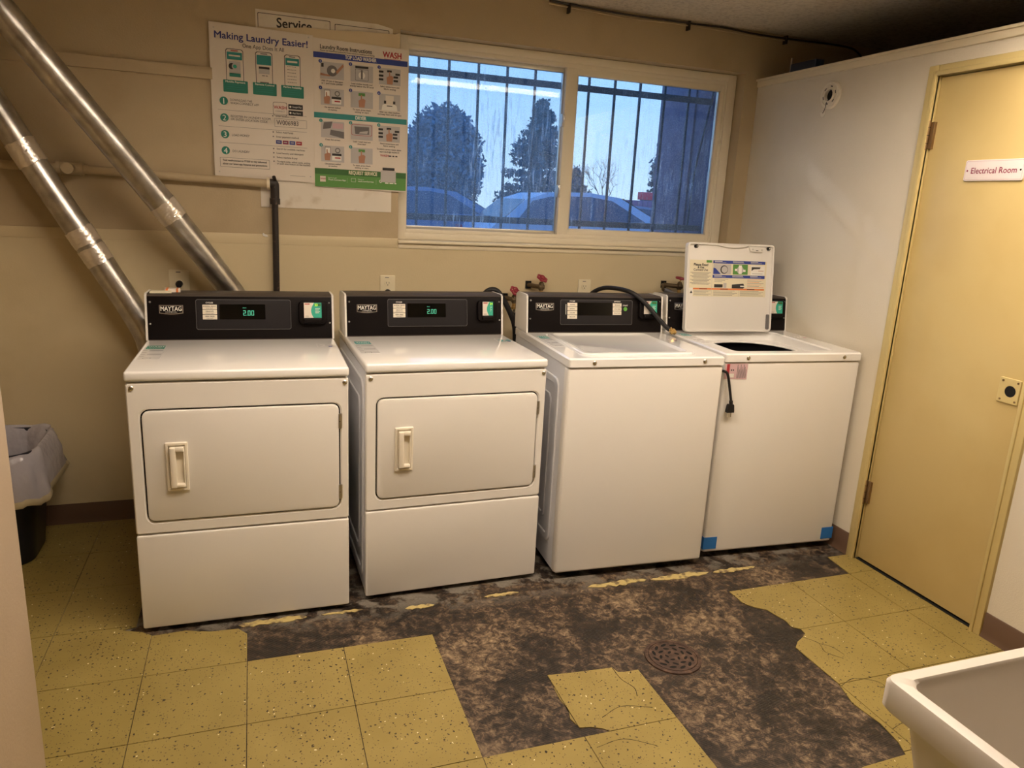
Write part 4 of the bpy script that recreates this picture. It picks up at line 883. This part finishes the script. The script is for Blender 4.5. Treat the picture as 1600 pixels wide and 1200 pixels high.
b.build('step_number', P1, label='four green numbered discs')
b = MB()
for v in (.553, .660, .768): R(b, .055, .925, v, v+.0018, 'dkgrey_ink')
TX(b, 'DOWNLOAD THE', .175, .492, .021, width=.21); TX(b, 'WASH-CONNECT APP', .175, .512, .021, width=.275)
TX(b, 'REGISTER IN LAUNDRY ROOM', .175, .598, .021, width=.385); TX(b, 'OR ENTER LOCATION CODE', .175, .618, .021, width=.355)
TX(b, 'LOAD MONEY', .18, .722, .021, width=.17); TX(b, 'DO LAUNDRY', .18, .829, .021, width=.165)
for t, v in (('Enter location code:', .572), ('Select Add Funds', .680), ('Enter payment method', .710), ('Search for available machines', .792), ('Load laundry and detergent', .821), ('Select machine & pay', .850), ('To start cycle, select cycle, setting', .878)):
    TX(b, t, .615, v, .0165, bold=.01); DS(b, .585, v-.005, .007, 'dkgrey_ink')
TX(b, 'or push start button on the machine', .615, .893, .0165, bold=.01, width=.34)
OL(b, .055, .54, .868, .932, .003, .0010, 'black_ink'); TX(b, 'Text washconnect to 77350 to stay informed', .08, .892, .018, bold=.02, width=.43); TX(b, 'about our latest app features and promotions', .08, .915, .018, bold=.02, width=.435)
R(b, .745, .90, .965, .967, 'dkgrey_ink'); b.build('printed_text', P1)
b = MB(); OL(b, .590, .728, .473, .563, .006, .0014, 'black_ink'); TX(b, 'WASH', .659, .518, .030, 'red_ink', al='c', bold=.02); TX(b, 'CONNECT', .659, .538, .013, 'dkgrey_ink', al='c')
for v in (.480, .521): R(b, .742, .888, v, v+.034, 'black_ink'); 
DS(b, .762, .497, .010, 'white_ink', .0008); DS(b, .762, .538, .010, 'white_ink', .0008); TX(b, 'Google Play', .782, .502, .016, 'white_ink', width=.092); TX(b, 'App Store', .782, .543, .016, 'white_ink', width=.085); b.build('app_badges', P1)
b = MB(); OL(b, .60, .925, .582, .637, .001, .0009, 'black_ink'); TX(b, 'W006983', .620, .623, .045, 'black_ink', bold=.0, width=.22); b.build('handwritten_code', P1)
b = MB()
for i, m in enumerate(('navy_ink', 'maroon_ink', 'blue_ink', 'red_ink')): R(b, .61+i*.068, .668+i*.068, .728, .753, m); R(b, .62+i*.068, .655+i*.068, .737, .743, 'lgrey_ink', .0008)
b.build('card_logos', P1)
b = MB()
for u, v in ((.045, .035), (.955, .03), (.045, .965), (.955, .965)): b.disc(fp, u*PW, (1-v)*PH, .003, .0008, 'steel', 10)
b.build('pins', P1)

# poster 2
QW, QH = .403, .607
P2 = thing('instruction_poster', (.3275, YB-.010, 1.506), 0, 'poster headed Laundry Room Instructions with blue, teal and green bands beside window', 'poster')
b = MB(); b.plate(XZ, [(0, 0), (QW, -.006), (QW, QH-.006), (0, QH)], 0, .002, 'sheet'); b.build('poster_sheet', P2)
R, TX, DS, PL, OL = mk(QW, QH)
b = MB(); TX(b, 'Laundry Room Instructions', .07, .066, .040, bold=.015, width=.54); TX(b, 'Please use these instructions for best results in washing and drying', .07, .081, .012, bold=.02, width=.57); b.build('poster_heading', P2)
b = MB(); TX(b, 'WASH', .73, .078, .055, 'red_ink', bold=.03, width=.20); R(b, .745, .925, .086, .089, 'red_ink'); b.build('red_logo', P2)
b = MB(); R(b, .0, 1, .090, .127, 'blue_ink'); TX(b, 'TOP LOAD WASHER', .495, .118, .034, 'white_ink', al='c', bold=.03, width=.33); b.build('blue_band', P2)
b = MB(); R(b, .0, 1, .489, .526, 'teal_ink'); TX(b, 'DRYER', .495, .518, .034, 'white_ink', al='c', bold=.03, width=.115); b.build('teal_band', P2)
cols = ((.07, .315), (.385, .625), (.69, .925))
caps = (('Add 1/4 cup of detergent', 'or 1 pod inside cylinder'), ('Load clothes loosely and', 'evenly below the fill level'), ('Select temperature and', 'fabric setting'), ('Use payment method', 'on machine'), ('To start, press blank', 'setting or start'), ('After use, clean machine', 'and keep fresh with lid open'),
        ('Clean lint screen', ''), ('Load 1 wash load and', 'close door'), ('Select temperature and', 'fabric setting'), ('Use payment method', 'on machine'), ('To start, press blank', 'setting or start'))
def hand(b, u, v, s_): PL(b, [(u-.03*s_, v), (u+.03*s_, v), (u+.035*s_, v-.03*s_), (u+.04*s_, v-.05*s_), (u+.02*s_, v-.06*s_), (u+.004*s_, v-.058*s_), (u+.002*s_, v-.085*s_), (u-.01*s_, v-.085*s_), (u-.01*s_, v-.055*s_), (u-.035*s_, v-.045*s_)], 'skin_ink', .0010)
for idx in range(11):
    sec = 0 if idx < 6 else 1; q = idx if idx < 6 else idx-6; c = q % 3; rw = q//3; a0, a1 = cols[c]
    v0 = ((.150, .325), (.545, .712))[sec][rw]; v1 = v0+.112
    b = MB(); R(b, a0, a1, v0, v1, 'lgrey_ink'); DS(b, a0-.0, v0-.002, .018, 'blue_ink' if sec == 0 else 'teal_ink', .0007); TX(b, str(q+1), a0, v0+.005, .018, 'white_ink', al='c')
    mu, mv = (a0+a1)/2, (v0+v1)/2
    kind = (0, 1, 2, 3, 4, 5)[q] if sec == 0 else (6, 7, 2, 3, 4)[q]
    if kind == 0: DS(b, mu, mv, .055, 'dkgrey_ink', .0007); DS(b, mu+.01, mv, .022, 'white_ink', .0009); PL(b, [(a0, mv+.02), (mu-.03, mv+.028), (mu-.02, mv+.038), (a0, mv+.035)], 'skin_ink', .0009); PL(b, [(a1-.01, v0+.005), (a1, v0+.02), (mu+.05, mv+.02), (mu+.04, mv)], 'skin_ink', .0009); R(b, a0+.01, a0+.035, v0+.01, v0+.035, 'black_ink', .0009)
    if kind == 1: R(b, a0+.05, a1-.05, v0+.005, v0+.02, 'black_ink', .0007); OL(b, a0+.05, a1-.05, v0+.025, v1-.01, .003, .0012, 'black_ink', .0007); DS(b, mu, mv+.01, .035, 'white_ink', .0008); R(b, mu-.01, mu+.01, v0+.03, v1-.02, 'dkgrey_ink', .0010)
    if kind == 2:
        for x_, y_ in ((-.09, -.03), (0, -.037), (.09, -.02), (-.09, -.003), (.07, .0), (-.09, .022), (.07, .025)): R(b, mu+x_-.02-.01, mu+x_+.03-.01, mv+y_-.007, mv+y_+.007, 'black_ink', .0007)
        hand(b, mu, v1-.005, 1.0)
    if kind == 3: OL(b, a0+.04, a0+.10, v0+.008, v0+.075, .003, .0012, 'black_ink', .0007); R(b, a0+.045, a0+.095, v0+.015, v0+.068, 'white_ink', .0006); hand(b, a0+.065, v1-.01, .9); DS(b, a1-.07, v0+.03, .028, 'dkgrey_ink', .0006); DS(b, a1-.07, v0+.03, .018, 'lgrey_ink', .0008); R(b, a1-.13, a1-.03, v0+.052, v0+.068, 'black_ink', .0007); R(b, a1-.13, a1-.03, v0+.068, v0+.10, 'white_ink', .0007); R(b, a1-.10, a1-.04, v0+.078, v0+.086, 'red_ink', .0009)
    if kind == 4: R(b, mu-.035, mu+.035, v0+.01, v0+.03, 'leaf_ink', .0007); hand(b, mu, v1-.005, 1.0)
    if kind == 5: PL(b, [(a0+.03, v1), (a0+.04, mv+.02), (a0+.07, mv+.01), (a1-.07, mv+.01), (a1-.04, mv+.02), (a1-.03, v1)], 'white_ink', .0006); R(b, a0+.055, a0+.08, mv-.01, mv+.01, 'black_ink', .0008); R(b, a1-.08, a1-.055, mv-.01, mv+.01, 'black_ink', .0008); R(b, mu-.045, mu+.045, v0+.01, mv+.015, 'sheet', .0007); R(b, mu-.03, mu+.03, mv+.022, mv+.028, 'black_ink', .0009)
    if kind == 6: PL(b, [(a0+.03, v0+.01), (mu, v0), (mu-.02, mv-.01), (a0+.02, mv)], 'dkgrey_ink', .0007); PL(b, [(mu-.02, mv), (a1, mv+.01), (a1, v1), (mu-.03, v1-.02)], 'dkgrey_ink', .0007); R(b, mu, a1-.01, v0+.01, mv-.01, 'pink_ink', .0007)
    if kind == 7: OL(b, a0+.01, a1-.01, v0+.005, v1-.03, .006, .0015, 'red_ink', .0007); PL(b, [(a0+.04, v0+.02), (a1-.04, v0+.02), (a1-.04, v1-.04), (a0+.05, v1-.04)], 'dkgrey_ink', .0007); PL(b, [(mu-.02, mv), (a1-.05, mv-.01), (a1-.06, v1-.045), (mu-.03, v1-.045)], 'lgrey_ink', .0009)
    for i, t in enumerate(caps[idx]):
        if t: TX(b, t, mu, v1+.018+.016*i, .0155, al='c', bold=.02, width=len(t)*.0093)
    b.build('picture_panel', P2)
b = MB(); TX(b, 'To submit a service request, please', .805, .715, .016, al='c', bold=.02, width=.27); TX(b, 'report the 8 digit machine ID', .81, .733, .016, al='c', bold=.02, width=.22); TX(b, 'WASH', .755, .762, .022, 'red_ink', al='c', bold=.03); TX(b, 'and 123-456', .855, .762, .019, al='c', bold=.02) if 0 else words(b, fp, .80*QW, .90*QW, (1-.760)*QH, .005, 'black_ink'); b.build('printed_text', P2)
b = MB(); R(b, 0, 1, .871, .912, 'dleaf_ink'); R(b, 0, 1, .912, 1.0, 'leaf_ink'); TX(b, 'REQUEST SERVICE', .52, .902, .034, 'cream_ink', al='c', bold=.03, width=.31)
R(b, .055, .115, .925, .965, 'sheet', .0007); TX(b, 'WASH', .085, .948, .013, 'red_ink', al='c', bold=.03); TX(b, 'Submit via the', .14, .938, .011, 'white_ink'); TX(b, 'Wash-Connect App', .14, .953, .016, 'white_ink', bold=.01, width=.19)
R(b, .345, .346, .93, .965, 'white_ink', .0007); OL(b, .39, .44, .93, .955, .001, .0009, 'white_ink', .0007); TX(b, 'Submit at', .465, .938, .011, 'white_ink'); TX(b, 'wash.com/service', .465, .953, .016, 'white_ink', bold=.01, width=.17)
R(b, .665, .666, .93, .965, 'white_ink', .0007); DS(b, .715, .940, .016, 'white_ink', .0007); DS(b, .715, .940, .010, 'leaf_ink', .0009); TX(b, 'Call us at', .765, .938, .011, 'white_ink'); words(b, fp, .765*QW, .90*QW, (1-.955)*QH, .005, 'white_ink'); b.build('green_band', P2)
b = MB(); R(b, .715, .885, .862, .945, 'lgrey_ink', .0012); R(b, .735, .87, .840, .860, 'black_ink', .0012); b.build('machine_picture', P2)

# ------------------------------------------------------------------ drain
r = thing('floor_drain', (1.370, -.335, 0), 0, 'round rusty cast iron drain grate set in the bare dark floor', 'drain')
b = MB(); b.loops([[(q*math.cos(2*PI*k/48), q*math.sin(2*PI*k/48), z) for k in range(48)] for q, z in ((.097, .0004), (.096, .005), (.084, .006), (.084, .001))], 'rust', False, False); b.build('outer_ring', r)
b = MB(); b.disc(XY, 0, 0, .083, .0006, 'dark', 40); b.build('sump', r)
b = MB()
b.plate(XY, circ(0, 0, .082, 48), .001, .0055, 'rust', .0012); b.ring(XY, circ(0, 0, .082, 48), circ(0, 0, .076, 48), .004, .0068, 'rust', .001)
for q, k0, ln, wd, sw in ((.064, 12, .026, .011, .35), (.043, 9, .022, .010, -.4), (.021, 5, .018, .009, .5)):
    for k in range(k0):
        a = 2*PI*(k+.3*(q < .05))/k0; c0 = Vector((q*math.cos(a), q*math.sin(a))); t = Vector((-math.sin(a+sw), math.cos(a+sw))); nn = Vector((t.y, -t.x))
        pts = [c0+t*(ln/2*math.cos(2*PI*m_/12))+nn*(wd/2*math.sin(2*PI*m_/12)) for m_ in range(12)]
        b.poly(XY, [tuple(p) for p in pts][::-1], .0058, 'dark')
b.build('grate', r)

# ------------------------------------------------------------------ waste bin
r = thing('waste_bin', (-.925, .985, .0032), 0, 'dark navy rectangular waste bin with a clear liner in the left corner', 'waste bin')
def bl(s, z, n=10): return [(x, y, z) for x, y in rr(-.185*s, .185*s, -.20*s, .20*s, .11*s, n)]
b = MB(); b.loops([bl(.66, 0), bl(.69, .008), bl(.92, .44), bl(.95, .445), bl(.95, .47), bl(.93, .472), bl(.90, .44), bl(.67, .03)], 'bin'); b.build('bin_body', r)
b = MB(); n = 14; base = rr(-1, 1, -1.08, 1.08, .62, 14); N = len(base); rows = []
prof = [(.125, .17), (.138, .32), (.152, .44), (.172, .478), (.182, .482), (.192, .475), (.197, .45), (.205, .41), (.212, .37), (.220, .335)]
for j, (s, z) in enumerate(prof):
    row = []
    for k, (x, y) in enumerate(base):
        a = 2*PI*k/N; nn = (noise.noise(Vector((math.cos(a)*3, math.sin(a)*3, j*.35)))*.016+noise.noise(Vector((math.cos(a)*11, math.sin(a)*11, j*.5)))*.009)*(j/9+.3); dz = .020*noise.noise(Vector((math.cos(a)*2.2, math.sin(a)*2.2, 5)))*(j/9)*2
        row.append((x*(s+nn), y*(s+nn), z+dz-.03*(j/9)*(1 if y < 0 else 0)*abs(y)))
    rows.append(row)
b.loops(rows, 'liner', False, False); b.build('bin_liner', r, label='translucent plastic liner folded over the rim', smooth=60)
b = MB(); hem = [[(x*1.0, y*1.0, z) for x, y, z in rows[-1]], [(x*1.03, y*1.03, z-.014) for x, y, z in rows[-1]], [(x*1.01, y*1.01, z-.026) for x, y, z in rows[-1]]]; b.loops(hem, 'liner_hem', False, False); b.build('liner_hem', r, label='yellowish gathered hem of the liner', smooth=60)

# ------------------------------------------------------------------ utility sink
SX0, SX1, SY0, SY1, SZ = .892, 1.47, -2.12, -1.539, .85
r = thing('utility_sink', (SX0, SY1, 0), 0, 'off-white plastic utility sink cut off at the lower right corner', 'sink')
w_, d_ = SX1-SX0, SY1-SY0
def lp(i, z, rad): return [(x, y, z) for x, y in rr(i, w_-i, -d_+i, -i, rad, 8)]
b = MB(); b.loops([lp(.016, .805, .02), lp(.003, .803, .02), lp(0, .808, .016), lp(0, .844, .016), lp(.003, .8495, .016), lp(.007, SZ, .016), lp(.021, SZ, .02), lp(.025, .846, .022), lp(.028, .83, .025), lp(.075, .50, .05), lp(.11, .475, .05)], 'sink', False, True); b.build('basin', r)
b = MB(); b.loops([lp(.014, .815, .02), lp(.022, .80, .025), lp(.068, .49, .05), lp(.10, .462, .05)], 'sink', False, True); b.build('outer_shell', r)
for x in (.06, w_-.06):
    for y in (-.06, -d_+.06):
        b = MB(); sx = -1 if x < .1 else 1; sy = 1 if y > -.1 else -1
        b.tube([(x+sx*.035, y+sy*.035, .0035), (x, y, .60), (x, y, .74)], [.016, .02, .022], 'sink', 12); b.build('leg', r)
b = MB(); b.tube([(w_/2, -d_/2, .47), (w_/2, -d_/2, .30), (w_/2, -d_/2-.1, .26)], .02, 'plastic_w', 12); b.build('waste_pipe', r)

# ------------------------------------------------------------------ outside
b = MB(); b.box(-20, 60, 1.9, 120, .10, .2, 'asphalt'); o = b.build('parking_lot', kind='structure')
b = MB(); b.box(-2, 5, 1.45, 1.9, .10, .9, 'asphalt'); o = b.build('ground_strip', kind='structure')
r = thing('exterior_wing_wall', (2.478, 1.452, .9), 0, 'dark purplish wall standing outside at the right end of the window', 'wall')
b = MB(); b.box(0, .5, 0, .62, 0, 2.2, 'outwall', .01); b.box(-.012, .0, .20, .26, 0, 2.2, 'outwall', .003); b.build('masonry', r)
b = MB(); b.tube(smoothpath([(-.012, .02, 1.25), (-.014, .08, 1.0), (-.02, .12, .8), (-.02, .14, .5)], 5), .006, 'grille', 8); b.build('wall_cable', r)
def car(loc, rz, sc, paint, lab, group=None):
    r = thing('parked_car', loc, rz, lab, 'car', group); L_, H_, w2 = 4.5*sc, 1.5*sc, .86*sc
    lower = [(0, .35), (.02, .75), (.25, .95), (.9, 1.02), (3.2, 1.0), (4.1, .88), (4.45, .7), (4.5, .4), (4.3, .25), (.2, .25)]
    b = MB(); b.loops([[(x*sc, y, z*sc) for x, z in [(px_+(0 if abs(y) < w2*.97 else 0), pz) for px_, pz in lower]] for y in (-w2, w2)], paint)
    b.build('car_body', r)
    roof = [(.35, .98), (.75, 1.32), (1.15, 1.46), (1.9, 1.50), (2.5, 1.44), (3.35, 1.0)]
    def inset(z): return w2-(z-.98)*sc*.38
    b = MB(); b.loops([[(x*sc, s_*inset(z), z*sc) for x, z in roof] for s_ in (-1, 1)], paint); b.build('car_roof', r)
    for sgn in (-1, 1):
        b = MB()
        for pts in ([(.62, 1.03), (.88, 1.32), (1.20, 1.40), (1.38, 1.41), (1.38, 1.03)], [(1.46, 1.03), (1.46, 1.42), (1.95, 1.43), (2.35, 1.38), (2.95, 1.05)]):
            P = [(x*sc, sgn*(inset(z)+.006), z*sc) for x, z in pts]; b.face(P if sgn < 0 else P[::-1], 'carglass')
        b.build('side_window', r, smooth=0)
    b = MB()
    P = [(3.28*sc, -w2*.9, 1.04*sc), (3.28*sc, w2*.9, 1.04*sc), (2.56*sc, w2*.80, 1.42*sc), (2.56*sc, -w2*.80, 1.42*sc)]; b.face([(x+.01, y, z+.012) for x, y, z in P], 'carglass')
    P = [(.40*sc, w2*.9, 1.02*sc), (.40*sc, -w2*.9, 1.02*sc), (.78*sc, -w2*.80, 1.33*sc), (.78*sc, w2*.80, 1.33*sc)]; b.face([(x-.01, y, z+.012) for x, y, z in P], 'carglass'); b.build('windscreen', r, smooth=0)
    b = MB(); b.box(-.01, .06, -w2+.03, -w2+.3, .72*sc, .85*sc, 'carred', .01); b.box(-.01, .06, w2-.3, w2-.03, .72*sc, .85*sc, 'carred', .01); b.build('tail_lamps', r)
    for x in (.85, 3.6):
        for s_ in (-1, 1):
            q = MB(); q.cyl((x*sc, s_*(w2-.16), .33*sc), (x*sc, s_*(w2+.01), .33*sc), .33*sc, 'tire', 24); q.cyl((x*sc, s_*(w2-.1), .33*sc), (x*sc, s_*(w2+.015), .33*sc), .2*sc, 'steel', 16); q.build('wheel', r)
    return r
car((3.55, 10.2, .2), 0, 1.0, 'carsilver', 'pale blue car parked close outside the window, across its middle')
car((1.1, 11.6, .2), .15, .98, 'carblue', 'dark blue car partly cut off at the left edge of the window view')
car((9.9, 19.5, .2), -.1, .9, 'carblue', 'blue car parked further right, seen past the windscreen of the pale car')
car((8.0, 14.0, .2), 0, .72, 'carred', 'small red car low in the right window pane')
car((14.6, 23.5, .2), .1, .95, 'carsilver', 'distant grey-blue car below the red shop sign')
def leafcloud(b, fn, n, m, s0, s1):
    for _ in range(n):
        p, nrm = fn(); s_ = random.uniform(s0, s1)
        a = Vector((random.gauss(0, 1), random.gauss(0, 1), random.gauss(0, 1))).normalized(); c = a.cross(Vector((random.gauss(0, 1), random.gauss(0, 1), random.gauss(0, 1)))).normalized()
        b.face([p-a*s_, p+c*s_*.5, p+a*s_, p-c*s_*.5], m)
def conifer(x, y, z0, h, rad, lab, n=4200, m='needles'):
    r = thing('conifer_tree', (x, y, z0), 0, lab, 'tree')
    b = MB(); b.tube([(0, 0, 0), (0, 0, h*.95)], [.16, .03], 'bark', 8); b.build('trunk', r)
    whor = [(t, random.uniform(.75, 1.15)) for t in [i/15 for i in range(16)]]; br = []
    for t, q in whor:
        for k in range(9):
            a = random.uniform(0, 2*PI); L_ = rad*(1-t)**.85*q*random.uniform(.6, 1.1)+.12; br.append((t, a, L_))
    def fn():
        t, a, L_ = random.choice(br); s_ = random.random()**.6; rr_ = L_*s_
        return Vector((math.cos(a)*rr_+random.gauss(0, .10), math.sin(a)*rr_+random.gauss(0, .10), h*(.10+.88*t)+rr_*.10*(1 if t > .4 else -.3)+random.gauss(0, .09))), None
    b = MB(); leafcloud(b, fn, n, m, .05, .16); b.build('foliage', r, smooth=0, recalc=False)
def roundtree(x, y, z0, h, rad, lab, n=6000, m='needles2'):
    r = thing('broad_tree', (x, y, z0), 0, lab, 'tree')
    b = MB(); b.tube([(0, 0, 0), (0, 0, h*.5)], [.25, .12], 'bark', 8); b.build('trunk', r)
    def fn():
        d = Vector((random.gauss(0, 1), random.gauss(0, 1), random.gauss(0, 1))).normalized(); k = random.random()**.4*(1+.18*noise.noise(d*3))
        return Vector((d.x*rad*k, d.y*rad*k, h*.52+d.z*h*.48*k)), None
    b = MB(); leafcloud(b, fn, n, m, .07, .18); b.build('foliage', r, smooth=0, recalc=False)
def far(x, y0, h, rad, y1):
    """same direction and apparent size, placed at depth y1"""
    k = (y1+2.23)/(y0+2.23); return .059+(x-.059)*k, y1, .2, 1.28+(h-1.28)*k, rad*k
conifer(*far(12.35, 30, 5.6, 2.7, 34), 'tall pointed conifer rising in the middle of the left window pane', 15000)
conifer(*far(14.6, 31, 2.9, 1.2, 42), 'shorter conifer seen just right of the window mullion', 4500)
roundtree(*far(7.9, 30, 5.1, 1.75, 34), 'broad rounded tree at the far left of the window view', 16000)
roundtree(*far(5.9, 31, 4.0, 1.6, 42), 'lower bushy tree behind the left edge of the window', 9000)
conifer(*far(18.6, 30, 4.6, 1.0, 34), 'narrow dark evergreen beside the outside wall', 6000)
def baretree(x, y, h, lab):
    r = thing('bare_tree', (x, y, .2), 0, lab, 'tree'); b = MB()
    def grow(p, d, L_, rad, dep):
        q = p+d*L_; b.tube([p, (p+q)/2+Vector((random.gauss(0, .03), 0, 0))*L_, q], [rad, rad*.8, rad*.6], 'bark', 5, False)
        if dep:
            for k in range(3):
                nd = (d+Vector((random.gauss(0, .5), random.gauss(0, .5), random.gauss(.12, .25)))).normalized(); grow(q, nd, L_*random.uniform(.62, .82), rad*.6, dep-1)
    grow(Vector((0, 0, 0)), Vector((0, 0, 1)), h*.32, .07, 5); b.build('branches', r)
baretree(24.3, 48, 4.4, 'leafless tree in the right window pane beside the red sign'); baretree(25.0, 56, 3.4, 'smaller leafless tree in the right window pane near the conifer')
r = thing('shop_building', (13.0, 27, .2), 0, 'low purple shop with a red sign across the car park', 'building')
b = MB(); b.box(0, 9, 0, 2.5, 0, 1.35, 'shop'); b.build('shop_wall', r)
b = MB(); b.box(-.2, 9.2, -.4, 2.5, 1.35, 1.62, 'shop_roof', .02)
for k in range(40): b.box(-.15+k*.23, -.10+k*.23, -.42, -.4, 1.36, 1.60, 'shop')
b.build('roof_band', r)
b = MB(); b.box(2.85, 4.3, -.3, .1, 1.66, 1.98, 'redsign', .02); b.build('roof_sign', r, label='bright red blank sign box')
